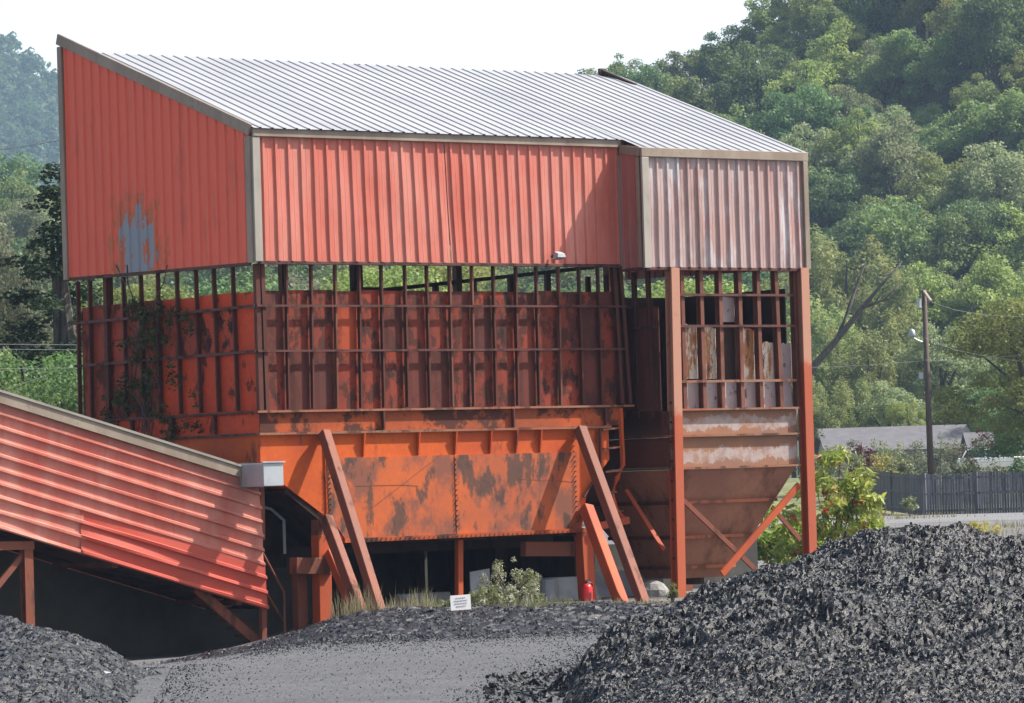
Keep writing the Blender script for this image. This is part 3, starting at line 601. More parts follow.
# right end flange with lugs and the bent side pipe
m=MB(); pts=[W(9.30,-.03,3.7),W(9.30,-.03,3.05),W(8.95,-.03,2.72),W(8.98,-.03,2.1),W(9.2,-.03,1.7)]
pf=[F(600,428,.05),F(600,468,.05),F(584,497,.05)]; m.tube(pf,.035,5)
m.build('end_flange',M['stud'],SH)
pts=[F(u,v,.0) for u,v in ((620,408),(623,465),(617,478),(612,495),(616,510),(626,522))]
o=MB().tube(pts,.06,6).build('side_frame',M['orange'],SH); 
for (u,v) in ((608,430),(609,449),(611,472),(606,494),(613,513)): MB().bar(F(u-6,v,.04),F(u+10,v-2,.04),.04,.07).build('lug',M['ledge'],SH)
MB().bar(F(594,527,.1),F(628,520,.1),.16,.12).build('foot_bar',M['orange_post'],SH)
# posts under the hopper
def fpost(ut,vt,ub,vb,off,w,d,mat,name='post',lab=None,i=False,zmin=None):
    p=F(ut,vt,off); q=F(ub,vb,off)
    if zmin is not None: q=q+(q-p)/np.linalg.norm(q-p)*zmin
    m=MB(); (m.ibeam if i else m.bar)(p,q,w,d); return m.build(name,M[mat],SH,lab,bevel=0 if i else .01)
fpost(459,536,459,604,-.35,.14,.14,'orange_post','leg','thin orange post under the middle of the hopper')
fpost(583,530,588,610,-.1,.30,.28,'orange_post','leg','thick orange leg at the right end of the hopper')
fpost(523,549,579,549,-.3,.32,.2,'strut','cross_beam')
fpost(321,535,323,640,-.15,.32,.28,'orange_post','leg','thick orange leg at the left end of the hopper')
fpost(299,574,301,648,-.4,.24,.24,'strut','leg')
fpost(293,566,330,566,-.05,.34,.28,'strut','cross_beam')
fpost(321,505,321,548,-.2,.34,.26,'strut','leg')
# struts
def strut(ut,vt,ot,ub,vb,ob,w,d,mat,lab):
    p=F(ut,vt,ot); q=F(ub,vb,ob); MB().ibeam(p,q,w,d,t=.03).build('strut',M[mat],SH,lab) if False else MB().bar(p,q,w,d).build('strut',M[mat],SH,lab,bevel=.012)
strut(324,432,.14,381,616,2.5,.20,.22,'strut','long brown raking strut at the left end of the hopper')
strut(326,518,.05,362,616,1.9,.20,.24,'strut','short brown raking strut below the left end of the hopper')
strut(330,552,.05,352,604,1.0,.22,.2,'orange_post','stub strut between the left leg and the brown struts')
strut(580,428,.14,646,610,2.5,.22,.22,'strut','long brown raking strut at the right end of the hopper')
strut(586,507,.10,624,610,1.9,.25,.24,'orange_post','wide orange raking strut at the right end of the hopper')
# dark belly steel: beams and pipes
for b in (1.6,3.2,4.8): 
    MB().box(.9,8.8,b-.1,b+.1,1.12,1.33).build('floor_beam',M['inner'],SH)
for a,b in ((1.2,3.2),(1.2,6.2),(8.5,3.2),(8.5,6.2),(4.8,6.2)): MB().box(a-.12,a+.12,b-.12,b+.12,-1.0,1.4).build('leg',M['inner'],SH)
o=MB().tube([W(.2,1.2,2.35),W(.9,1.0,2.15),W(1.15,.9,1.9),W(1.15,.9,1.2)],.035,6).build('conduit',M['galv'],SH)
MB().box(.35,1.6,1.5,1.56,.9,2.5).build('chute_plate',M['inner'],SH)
# right bay ------------------------------------------------------
MM=fadepost('post_faded_left',4.0); MR=fadepost('post_faded_right',5.1)
p=F(672,268,AO+.05); q=F(678.5,592,AO+.05)
m=MB(); m.ibeam(p,q+UP*-.3,.23,.24,t=.035); o=m.build('bay_post',MM,SH,'tall orange steel post faded pinkish at its top')
mm=MB()
for k in range(9):
    c=p*(1-(.42+.06*k))+q*(.42+.06*k); mm.bar(c+n2*.117+n1*.0,c+n2*.117+UP*.05,.05,.02,n2)
o=mm.build('bolt_holes',M['darkrust'],o); o['kind']='stuff'
p=F(801.5,268,AO+.05); q=F(810,560,AO+.05)
m=MB(); m.ibeam(p,q+UP*-.6,.23,.24,t=.035); m.build('bay_post',MR,SH,'right hand orange steel post faded pinkish at its top')
def A(u,v,o=0.): return F(u,v,AO+o)
ax0=ABZ(A(676,400))[0]; ax1=ABZ(A(797,400))[0]
zA=[ABZ(A(730,v))[2] for v in (295,326,381,408,434,466)]  # girt, girt, girt, ledge, ledge, ledge
zg1,zg2,zg3,zl1,zl2,zl3=zA
# studs of the bay
for (ut,ub) in ((680,683.5),(699,703),(718,721.5),(737.5,741),(756,760),(774,780),(793,797)):
    a0=ABZ(A(ut,275,-.1))[0]; a1=ABZ(A(ub,405,-.1))[0]; MB().ibeam(W(a1,-AO+.10,zl1),W(a0,-AO+.10,7.14),.10,.16).build('stud',M['stud_pale'],SH)
for z,mt in ((zg1,'girt'),(zg2,'girt'),(zg3,'ledge')): MB().bar(W(ax0,-AO+.0,z),W(ax1,-AO+.0,z),.055,.04).build('girt',M[mt],SH)
MB().box(ax0,ax1,-AO-.1,-AO+.2,zl1-.045,zl1).build('ledge',M['ledge'],SH)
MB().box(ax0,ax1,-AO+.18,-AO+.20,zl1+.003,zg3).build('foot_plate',M['lilac'],SH,'pale lilac grey spotted plates at the foot of the bay frame')
# ragged peeling plates in the cells
def cell(u0,u1,vt0,vt1,vb,mat,lab,dz=.0,nm='lining_plate'):
    r=random.Random(int(u0)); n=7; top=[]; 
    for i in range(n+1):
        u=u0+(u1-u0)*i/n; v=vt0+(vt1-vt0)*i/n+r.uniform(-1.2,1.2); top.append(A(u,v,-.22-dz))
    poly=[A(u0,vb,-.22-dz),A(u1,vb,-.22-dz)]+top[::-1]; MB().prism(poly,d2*.02).build(nm,mat if not isinstance(mat,str) else M[mat],SH,lab)
cell(682,699,324,327,379,'peel','peeling cream and rust plate, first cell of the bay')
cell(701,717,326,328,379,'peel','peeling cream and rust plate, second cell of the bay')
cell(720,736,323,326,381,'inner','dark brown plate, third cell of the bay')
cell(719,734.5,296,297,322,'lilac','pale square plate high in the third cell')
cell(740,756,327,331,380,'peel','peeling cream and rust plate, fourth cell of the bay')
cell(760,776,343,342,380,'peel','half height peeling plate, fifth cell of the bay')
cell(779,794,343,344,380,'lilac','half height whitish plate, sixth cell of the bay')
# bay bin walls: left side and back
bx=ABZ(A(668,400))[0]
MB().box(bx,bx+.03,-AO+.25,3.4,3.6,6.35).build('bay_side_wall',M['annexshade'],SH)
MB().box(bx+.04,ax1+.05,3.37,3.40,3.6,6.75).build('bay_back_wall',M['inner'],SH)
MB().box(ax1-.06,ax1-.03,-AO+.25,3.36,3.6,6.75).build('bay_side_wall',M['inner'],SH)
for b in (-.35,.15,.65,1.2,1.8): MB().ibeam(W(bx-.06,b,3.9),W(bx-.06,b+R_.uniform(-.05,.05),7.14),.08,.10,n2).build('stud',M['stud'],SH)
for z in (zg2,zl1): MB().bar(W(bx-.14,-.75,z),W(bx-.14,3.2,z),.05,.04,n2).build('girt',M['girt'],SH)
# rim bands of the bay
zd=ABZ(A(730,434))[2]
def band(z0,z1,nm):
    m=dripplate(nm,z0+.10,z0+.36); MB().box(bx+.05,ax1-.02,-AO+.02,-AO+.05,z0,z1).build('bay_band',m,SH,'brown band with a whitish run of residue')
    MB().box(bx,bx+.03,-AO+.021,3.4,z0,z1).build('bay_band',M['annexshade'],SH)
band(zl2+.003,zl1-.05,'bay_band_upper'); band(zl3+.003,zl2-.05,'bay_band_lower')
for z in (zl2,zl3): 
    MB().box(bx-.06,ax1,-AO-.08,-AO+.10,z-.045,z).build('ledge',M['ledge'],SH); MB().box(bx-.10,bx-.001,-AO+.101,3.3,z-.045,z).build('ledge',M['girt'],SH)
# inverted pyramid hopper
Pt=[W(bx+.02,-AO+.04,zl3-.05),W(ax1-.06,-AO+.04,zl3-.05),W(ax1-.06,3.3,zl3-.05),W(bx+.02,3.3,zl3-.05)]
qb=F(731,576,AO-1.1); ab_,_,zb_=ABZ(qb); zb_=.30
rA=ABZ(F(729,575,AO-1.0))[0]; lA=ABZ(F(690,580,AO-1.0))[0]
Pb=[W(lA-.25,-AO+1.1,zb_),W(rA,-AO+1.1,zb_),W(rA,1.5,zb_),W(lA-.25,1.5,zb_)]
hop=MB(); hop.hexa(Pb,Pt); bayhop=hop.build('bay_hopper',M['annexplate'],SH,'brown inverted pyramid hopper of the right bay')
for f in (.30,.62,.9):
    c=[np.array(Pt[i])*(1-f)+np.array(Pb[i])*f for i in range(4)]
    MB().bar(c[0]+n1*.05,c[1]+n1*.05,.07,.08).build('hopper_rib',M['bayrib'],bayhop); MB().bar(c[3]+n2*.04,c[0]+n2*.04,.08,.08,n2).build('hopper_rib',M['annexshade'],bayhop)
MB().tube([W((lA+rA)/2-.1,-AO+1.5,.6),W((lA+rA)/2-.1,-AO+1.5,.15)],.28,10).build('spout',M['inner'],bayhop)
# braces
def brace(a,b,w,mat,off=.0): MB().bar(F(*a,AO+off),F(*b,AO+off),w,.05).build('brace',M[mat],SH)
brace((683,500),(758,572),.11,'strut',-.1); brace((799,485),(722,574),.15,'orange_post',.02); brace((772,507),(800,540),.10,'strut',-.6); 
MB().bar(F(626,490,-.2),F(664,550,.6),.10,.05).build('brace',M['orange_post'],SH)
MB().box(9.45,9.5,1.6,7.1,-.4,3.6).build('sun_block_plate',M['inner'],SH)  # added plate, keeps sun from the right out of the belly
# rear legs of the bay
for a,b in ((bx+.1,3.2),(ax1-.1,3.2)): MB().box(a-.12,a+.12,b-.12,b+.12,-.3,3.6).build('leg',M['strut'],SH)

# ---------------------------------------------------------------- conveyor gallery, inclined, left
GO=-.30
G=empty('conveyor_gallery',W(-4.,-GO,-.8),'long sloping red ribbed conveyor gallery running down to the foot of the shed','conveyor gallery')
def GF(u,v,o=0.): return F(u,v,GO+o)
def ext(u,v0,v1,u0,u1):  # line through (u0,v0),(u1,v1)
    return v0+(v1-v0)*(u-u0)/(u1-u0)
UL=-150
tl=GF(UL,ext(UL,402,482,0,257)); tr=GF(259,482); bl=GF(UL,ext(UL,530,610,0,267)); br=GF(267,610)
def lerp(a,b,t): return a*(1-t)+b*t
# ribs run along the gallery: the 0-edge of the sheet is the right end
# sheet split so the three lowest ribs right of u=75 are the newer panel
fx=(75-UL)/(262-UL); fy=.34
def quad(x0,x1,y0,y1): # corners in gallery coordinates x along, y up
    def p(x,y): return lerp(lerp(bl,br,x),lerp(tl,tr,x),y)
    return p(x0,y0),p(x0,y1),p(x1,y1),p(x1,y0)
pr=[(0,0),(.08,1),(.26,1),(.34,0)]
def gsheet(x0,x1,y0,y1,c,mat,lab,dent,sd,o=0):
    a,b,c_,d=quad(x0,x1,y0,y1); of=n1*o
    corrug(a+of,b+of,c_+of,d+of,n1,c,.06,26,dent,sd,prof=pr,minor=False).build('gallery_siding',M[mat],G,lab)
gsheet(0,1,fy,1.0,6,'side_gallery','faded wrinkled upper siding of the gallery',.02,4)
gsheet(0,fx,0,fy+.01,3,'side_gallery','faded lower siding at the left of the gallery',.03,6,.012)
gsheet(fx-.01,1,-.0,fy+.01,3,'side_new','darker red newer siding at the foot of the gallery',.028,9,.03)
gd=d2*2.3
sl=(tr-tl)/np.linalg.norm(tr-tl); gup=np.cross(sl,n1); gup=gup if gup[2]>0 else -gup
MB().bar(tl+n1*.06+gup*.06,tr+n1*.06+gup*.06,.20,.12).build('eave_trim',M['trim'],G)
MB().bar(tl+n1*.07+gup*.19,tr+n1*.07+gup*.19,.05,.15).build('eave_cap',M['trim_mid'],G)
corrug(tl+gup*.12-n1*.03,tr+gup*.12-n1*.03,tr+gup*.35+gd,tl+gup*.35+gd,gup,36,.04,3,.003,3).build('gallery_roof',M['roof'],G)
corrug(br+gd,bl+gd,tl+gd,tr+gd,d2,36,.04,3,.003,3).build('back_siding',M['side_gallery'],G)
m=MB(); m.prism([bl+gup*.02,br+gup*.02,br+gup*.02+gd,bl+gup*.02+gd],gup*.06); m.build('gallery_floor',M['inner'],G)
for x in (0.3,.62,.93): m=MB(); a=lerp(bl,br,x); m.bar(a,a+gd,.14,.14,UP); m.build('floor_joist',M['stud'],G)
MB().bar(GF(261,480,-.05),GF(262,540,-.05),.10,.10).build('end_post',M['strut'],G)
MB().bar(GF(255,484,.0),GF(287,485,.0),.06,.05).build('end_bracket',M['strut'],G)
# trestle under the left end
tp=GF(26,543,-.15); MB().ibeam(tp,tp-UP*3.0,.20,.2,t=.03).build('trestle_post',M['strut'],G)
tp2=tp-d1*2.4+UP*.05; MB().ibeam(tp2,tp2-UP*3.0,.2,.2,t=.03).build('trestle_post',M['strut'],G)
MB().ibeam(tp+d1*.12-UP*.05,tp2-d1*.12-UP*.05,.17,.24,t=.03).build('trestle_beam',M['strut'],G)
MB().bar(tp-UP*.15,tp2-UP*2.6,.12,.06).build('trestle_brace',M['strut'],G)
tp3=tp+d2*2.1; MB().ibeam(tp3,tp3-UP*2.6,.2,.2,t=.03).build('trestle_post',M['strut'],G)
MB().bar(GF(263,590,-.1),GF(263,655,-.1),.12,.12).build('trestle_post',M['strut'],G)
# metal duct box at the head of the gallery
dA=ABZ(F(263,463,.6)); dB=ABZ(F(284,486,.6))
db=empty('duct_box',W((dA[0]+dB[0])/2,0,dB[2]),'pale grey metal duct box poking out above the foot of the red gallery','duct')
MB().box(dA[0],dB[0],-.6,1.6,dB[2]+.0,dA[2]).build('box_body',M['galv'],db,bevel=.015)
MB().box(dA[0]-.03,dB[0]+.03,-.63,-.57,dA[2]+.001,dA[2]+.03).build('box_flange',M['galv'],db)
MB().box(dA[0]-.03,dB[0]+.03,.2,.28,dB[2]-.02,dA[2]+.02).build('box_band',M['trim'],db)
# gallery wall and added darkening walls under the structures --------------------------------
o=MB().box(-14,3.2,2.9,3.2,-1.3,2.35).build('dark_wall',M['conc'],origin=W(-7,3,-1)); tag(o,'dark stained concrete wall under the red conveyor gallery','wall')
o=MB().box(.3,11.5,7.15,7.4,-.6,3.5).build('dark_wall',M['conc'],origin=W(5,7,-.5)); tag(o,'added dark wall blacking out the back below the orange hopper','wall')  # added wall, keeps the view below the hopper dark
o=MB().box(9.4,17.2,4.3,4.6,-.6,1.05).build('dark_wall',M['conc'],origin=W(12,4.5,-.5)); tag(o,'added low dark wall blacking out the gap behind the right bay hopper','wall')  # added wall, darkens what shows beneath the bay hopper
# stair under the gallery foot
S=empty('metal_stair',W(-.2,.3,-.85),'rusty orange open metal stair under the foot of the red gallery','stair')
for bb in (.5,1.3):
    p=F(196,588,-bb); q=F(262,646,-bb); MB().bar(p,q,.20,.07).build('stringer',M['strut'],S)
for k in range(8):
    f=(k+.5)/8; p=lerp(F(196,588,-.9),F(262,646,-.9),f); MB().wbox(p-UP*.02,.28,.74,.04,th).build('tread',M['stud'],S)
hr=[F(243,546,-.4),F(262,552,-.4),F(284,592,-.4),F(285,645,-.4)]; MB().tube(hr,.03,6).build('handrail',M['strut'],S)
MB().tube([F(262,586,-.45),F(284,622,-.45)],.03,6).build('handrail',M['strut'],S)
#@@B1
#@@Y0
# ---------------------------------------------------------------- coal heaps
from mathutils import noise as mn
def lumps(P,size,seed):
    r=np.random.default_rng(seed); n=len(P)
    base=np.array([(1,0,0),(-1,0,0),(0,1,0),(0,-1,0),(0,0,1),(0,0,-1)],float)
    tri=np.array([(0,2,4),(2,1,4),(1,3,4),(3,0,4),(2,0,5),(1,2,5),(3,1,5),(0,3,5)])
    V=base[None]*(.55+.7*r.random((n,6,1)))+r.normal(0,.22,(n,6,3)); V*=size[:,None,None]; 
    q=r.normal(size=(n,3)); q/=np.linalg.norm(q,axis=1)[:,None]; a=r.uniform(0,6.28,n); c,s=np.cos(a)[:,None,None],np.sin(a)[:,None,None]
    K=q[:,None,:]; V=V*c+np.cross(np.broadcast_to(K,V.shape),V)*s+K*(V*K).sum(-1,keepdims=True)*(1-c)
    V=V+P[:,None,:]; T=tri[None]+6*np.arange(n)[:,None,None]; return V.reshape(-1,3),T.reshape(-1,3)
def vnoise(X,Y,s,seed,oct=4,g=.55):
    r=np.random.default_rng(seed); out=np.zeros_like(X); amp=1.
    for o in range(oct):
        G=r.random((64,64)); x=X/s*2**o+r.random()*64; y=Y/s*2**o+r.random()*64; xi=np.floor(x).astype(int); yi=np.floor(y).astype(int); fx=x-xi; fy=y-yi; fx=fx*fx*(3-2*fx); fy=fy*fy*(3-2*fy)
        g_=lambda i,j:G[(xi+i)%64,(yi+j)%64]
        out+=amp*((g_(0,0)*(1-fx)+g_(1,0)*fx)*(1-fy)+(g_(0,1)*(1-fx)+g_(1,1)*fx)*fy-.5); amp*=g
    return out
def heap(name,x0,x1,y0,y1,step,hf,mat,nl,lmin,lmax,seed,label,cat,jit=.013,kind=None):
    xs=np.arange(x0,x1,step); ys=np.arange(y0,y1,step*1.25); X,Y=np.meshgrid(xs,ys); r=np.random.default_rng(seed)
    Hh=hf(X,Y); base=gz(X,Y); Z=base+Hh
    on_=Hh>.01
    X2=X+r.normal(0,step*.28,X.shape); Y2=Y+r.normal(0,step*.28,X.shape); Z2=np.where(on_,Z+r.normal(0,jit,X.shape),base-.05)
    V=np.stack([X2,Y2,Z2],-1).reshape(-1,3); nx,ny=len(xs),len(ys); i=(np.arange(nx-1)[None,:]+np.arange(ny-1)[:,None]*nx).ravel()
    k=on_.ravel(); i=i[k[i]|k[i+1]|k[i+nx]|k[i+nx+1]]
    T=np.concatenate([np.stack([i,i+1,i+nx+1],-1),np.stack([i,i+nx+1,i+nx],-1)])
    px=r.uniform(x0,x1,nl*3); py=r.uniform(y0,y1,nl*3); h=hf(px[:,None],py[:,None])[:,0]; w=np.nonzero(h>-.02)[0][:nl]; px,py,h=px[w],py[w],h[w]
    s=lmin+(lmax-lmin)*r.random(len(w))**2.6; s=np.where(r.random(len(w))<.004,s*1.9,s); P=np.stack([px,py,gz(px,py)+np.maximum(h,0)+s*.15],-1); LV,LT=lumps(P,s,seed+1)
    me=npmesh(name,np.concatenate([V,LV]),None,np.concatenate([T,LT+len(V)])); o=link(name,me,mat,origin=((x0+x1)/2,(y0+y1)/2,0)); tag(o,label,cat,kind=kind); return o
def h_right(X,Y):
    # rises from a toe on the left, the crest bends round to the right
    xt=np.maximum(.62+.12*(Y-54),.55)+np.where(Y>60,(Y-60)*.25,0)
    d=X-xt+vnoise(X,Y,1.3,5,3)*.5
    Xs=X-.10*(Y-59.5)
    crest=np.interp(Xs,[.3,.8,1.2,1.9,2.6,3.4,4.26,4.95,5.65,7.1,9,12],[.10,.25,.45,.82,1.08,1.36,1.54,1.66,1.66,1.42,1.3,1.5])
    yb=sm(64.5,59.5,Y); yf=np.clip((Y-42.5)/16.5,0.03,1)**.85
    h=crest*yf*yb
    h=np.minimum(h,.75*np.maximum(d,0)+.0)
    rid=.30*np.exp(-((X-7.2-.55*(Y-50))/1.0)**2)*sm(56,52,Y)+.28*np.exp(-((X-4.0-.5*(Y-49))/.8)**2)*sm(55,50,Y)
    h=h+(rid*yb+vnoise(X,Y,2.2,9,6,.66)*.34+vnoise(X,Y,.5,39,4,.7)*.12)*sm(0,.5,h)
    return np.where(d>0,h,-.1)
heap('coal_pile',-.6,10.5,42.5,66,.031,h_right,M['coal'],165000,.007,.023,3,'big black glossy coal pile filling the lower right foreground','coal pile')
def h_left(X,Y):
    d=-5.05-.06*(Y-57)-X+vnoise(X,Y,1.2,15,3)*.45; s=1-np.exp(-np.maximum(d,0)/1.5)
    h=1.22*s*sm(63,58.5,Y)*(.6+.4*sm(48,58,Y)); h=np.minimum(h,.62*np.maximum(d,0)); h=h+vnoise(X,Y,1.8,19,5,.6)*.22*sm(0,.4,h); return np.where(d>0,h,-.1)
heap('coal_pile',-10.5,-4.2,44,64.5,.045,h_left,M['coalfine'],60000,.008,.022,6,'lower grey black coal pile in the left foreground','coal pile')
def h_mid(X,Y):
    c=.19*np.exp(-((Y-78-.3*np.sin(X))/np.where(Y<78,4.8,3.4))**2)*sm(-5.2,-2.2,X)*sm(7,3,X)+.10*np.exp(-((Y-82)/4.)**2)*sm(-9,-6,X)*sm(0,-2,X)
    c=c+.075*sm(-5.2,-2.5,X)*sm(93,89,Y)*sm(77,81,Y)*sm(7.5,5,X)
    return c-.035+vnoise(X,Y,1.5,25,5,.65)*.16*sm(0,.12,c)
heap('coal_spill',-9.5,8,66,93,.085,h_mid,M['coalfine'],36000,.011,.036,9,'low ragged spill of coal along the foot of the orange shed','coal pile',.018)
# loose lumps at the toe of the big pile
r=np.random.default_rng(31); xs=r.uniform(-.45,1.1,500); ys=r.uniform(47,57.,500); s=.015+.05*r.random(500)**2; LV,LT=lumps(np.stack([xs,ys,gz(xs,ys)+.02],-1),s,8)
o=link('loose_coal',npmesh('loose_coal',LV,None,LT),M['coal'],origin=(.3,52,0)); tag(o,'scattered loose lumps of coal on the gravel left of the big pile','coal',kind='stuff')
r=np.random.default_rng(32); n=14000; xs=r.uniform(-12,4,n); ys=46+36*r.random(n); s=.005+.012*r.random(n)**3; LV,LT=lumps(np.stack([xs,ys,gz(xs,ys)+.012],-1),s,8)
o=link('gravel_stones',npmesh('gravel_stones',LV,None,LT),M['road'],origin=(-4,60,0)); tag(o,'small grey stones strewn over the pale gravel yard','gravel',kind='stuff')
r=np.random.default_rng(55); n=4200; xs=r.uniform(-4.5,2.4,n); ys=72.5-np.abs(r.normal(0,3.2,n)); k=r.random(n)<sm(-7,-4,xs)+.15; xs,ys=xs[k],ys[k]; n2_=2600; ys2=r.uniform(47,66,n2_); xs2=.35+.10*(ys2-54)-np.abs(r.normal(0,.45,n2_)); n3=1500; ys3=r.uniform(46,64,n3); xs3=-4.75-.06*(ys3-57)+np.abs(r.normal(0,.4,n3))
xs=np.concatenate([xs,xs2,xs3]); ys=np.concatenate([ys,ys2,ys3]); s=.005+.016*r.random(len(xs))**3; LV,LT=lumps(np.stack([xs,ys,gz(xs,ys)+.010],-1),s,18)
o=link('coal_crumbs',npmesh('coal_crumbs',LV,None,LT),M['coal'],origin=(-2,64,0)); tag(o,'black coal crumbs trailing from the piles over the grey yard','coal',kind='stuff')
# pale stone on left pile
def stone(u,v,y,s,lab,mat='barrier'):
    r=random.Random(int(u)); P=D(u,v,y); LV,LT=lumps(np.array([P]),np.array([s*.6]),int(u)); o=link('pale_stone',npmesh('pale_stone',LV,None,LT),M[mat],origin=P); o.scale=(1.3,1,.7); tag(o,lab,'stone')
stone(105,674,55.6,.10,'pale flat stone on the face of the left coal pile')
# ---------------------------------------------------------------- plants near the shed
def plant(name,base,spread,n,leaf,mat,seed,label,cat,stems=8,lob=14,hgt=1.,lr=(.15,.35),asp=.7,kind=None,group=None):
    r=np.random.default_rng(seed); base=np.array(base,float); C=[];Rr=[]; m=MB()
    for i in range(lob):
        a=r.uniform(0,6.28); q=math.sqrt(r.random())*spread; z=hgt*(1-.55*(q/spread)**2)*r.uniform(.25,1.); C.append(base+np.array((math.cos(a)*q,math.sin(a)*q*.7,z))); Rr.append(r.uniform(*lr))
    V,Q=leaf_cloud(C,Rr,n,leaf,seed,asp=1/asp,shell=.2)
    e=empty(name,base,label,cat,group) if not kind else None
    o=link('foliage',npmesh('foliage',V,Q),mat,e)
    for i in range(min(stems,lob)): m.tube([base+np.array((r.normal(0,.12*spread),r.normal(0,.1*spread),-.15)),(base+C[i])/2+np.array((0,0,.1)),C[i]],[.02*max(1,spread),.014*max(1,spread),.006],4)
    m.build('stems',M['bark'],e)
    return e
def blades(name,pts,hmin,hmax,w,mat,seed,label,cat,kind=None,lean=.25):
    r=np.random.default_rng(seed); P=np.asarray(pts,float); n=len(P); h=hmin+(hmax-hmin)*r.random(n)**1.6; a=r.uniform(0,6.28,n); d=np.stack([np.cos(a),np.sin(a),0*a],-1); ln=(np.abs(r.normal(0,lean,n))*h)[:,None]
    a2=r.uniform(0,6.28,n); s_=np.stack([np.cos(a2),np.sin(a2),0*a2],-1)*w/2; H=h[:,None]*UP
    V=np.stack([P-s_,P+s_,P+s_*.8+H*.55+d*ln*.35,P-s_*.8+H*.55+d*ln*.35,P+H+d*ln],1).reshape(-1,3); k=np.arange(n)[:,None]*5
    o=link(name,npmesh(name,V,(k+np.array([0,1,2,3])),(k+np.array([3,2,4]))),mat,origin=P.mean(0)); return tag(o,label,cat,kind=kind)
g0=lambda u,y: np.array(((u-512)/FPX*y,y,float(gz((u-512)/FPX*y,y))))
b=g0(503,86.6); plant('flowering_bush',b+UP*.1,.66,5200,.030,M['leafF'],4,'whitish flowering weed bush beside the small white sign','bush',24,70,1.0,(.05,.13))
b=g0(484,86.); plant('weed_clump',b+UP*.12,.38,4500,.028,M['leafG'],5,'low yellow green weeds right behind the small white sign','weeds',8,14,.45,(.10,.18))
b=g0(443,86.); plant('weed_clump',b+UP*.08,.3,1500,.028,M['leafG'],17,'sparse weeds just left of the small white sign','weeds',6,8,.3,(.07,.13),.5)
b=g0(665,86.); plant('weed_clump',b+UP*.15,.14,480,.028,M['leafB'],8,'tiny green sprig at the foot of the long brown strut','weeds',4,5,.4,(.05,.09))
rr=np.random.default_rng(71)
def scat(u,y,sx,sy,n): b=g0(u,y); q=np.stack([b[0]+rr.normal(0,sx,n),b[1]+rr.normal(0,sy,n),np.zeros(n)],-1); q[:,2]=gz(q[:,0],q[:,1])+.04; return q
blades('grass_tuft',scat(350,86,.28,.3,320),.15,.72,.014,M['leafY2'],1,'tall dry straw grass tuft by the brown struts left of the middle','grass')
blades('grass_tuft',scat(414,87,.2,.3,160),.15,.55,.014,M['leafY2'],2,'thin dry grass tuft left of the white sign','grass')
blades('grass_tuft',scat(388,87,.2,.3,90),.1,.4,.014,M['leafY2'],3,'sparse dry grass at the foot of the long left strut','grass')
blades('grass_tuft',scat(500,86,.6,.3,800),.10,.42,.012,M['leafG'],4,'green grass at the foot of the whitish flowering bush','grass')
q=np.concatenate([scat(u,86.5,.8,.8,160) for u in (440,470,540,580,620,640)]); blades('dry_grass',q,.06,.28,.012,M['leafY2'],5,'short dry grass and litter along the foot of the shed','grass','stuff')
q=np.concatenate([scat(u,y,1.6,1.5,220) for u,y in ((900,196),(930,160),(985,150),(1010,165),(870,150))]); blades('dry_grass',q,.08,.35,.04,M['leafY2'],6,'short dry grass scattered over the far gravel by the fence','grass','stuff')
# sumac behind the right post
b=g0(828,112); plant('sumac_shrub',b,1.35,2700,.15,M['leafS'],11,'leafy yellow green sumac shrub with red leaves right of the orange posts','shrub',14,75,3.5,(.15,.36),.5)
b=g0(775,114); plant('sumac_shrub',b,1.0,2200,.15,M['leafS'],12,'leafy green sumac shrub seen between the braces of the right bay','shrub',10,40,2.1,(.25,.5),.6)
b=g0(868,126); plant('weed_clump',b,.6,700,.11,M['leafB'],13,'low green plant at the right foot of the red and green sumac','weeds',6,12,.7,(.2,.35))
for i,(u,y,w_) in enumerate(((962,152,.5),(980,150,.6))):
    b=g0(u,y); plant('yellow_flowers',b,w_,500,.07,M['leafY'],21+i,['smaller left patch of yellow flowering weeds on the far gravel','wider right patch of yellow flowering weeds on the far gravel'][i],'weeds',5,12,.45,(.12,.25))
b=g0(905,205); plant('weed_clump',b,.35,400,.10,M['leafG'],24,'small dry weed at the foot of the grey fence','weeds',5,8,1.0,(.15,.3))
# vine on the left wall
r=np.random.default_rng(40); C=[];Rr=[]; VN=empty('climbing_vine',W(-.2,4.2,4.2),'scraggly dark green vine climbing the rusty left wall of the shed','vine')
for k in range(64):
    v=r.uniform(298,440); u=143+ (v-300)*.02+r.normal(0,10+ (v-300)*.13); C.append(L(u,v,.12)); Rr.append(r.uniform(.05,.20))
for (u,v) in ((176,312),(185,318),(170,322),(160,306),(190,330),(165,420),(120,400),(185,425)): C.append(L(u,v,.12)); Rr.append(.16)
V,Q=leaf_cloud(C,[(q*1.0,q,q*1.3) for q in Rr],3900,.055,41,shell=.1,asp=1.2); link('foliage',npmesh('foliage',V,Q),M['leafV'],VN)
m=MB()
for k in range(7):
    u=140+r.uniform(-8,14); pts=[]; 
    for v in np.arange(445,300-r.uniform(-5,40),-18): u+=r.normal(0,4); pts.append(L(u,v,.10))
    m.tube(pts,.014,4)
m.build('stems',M['bark'],VN)
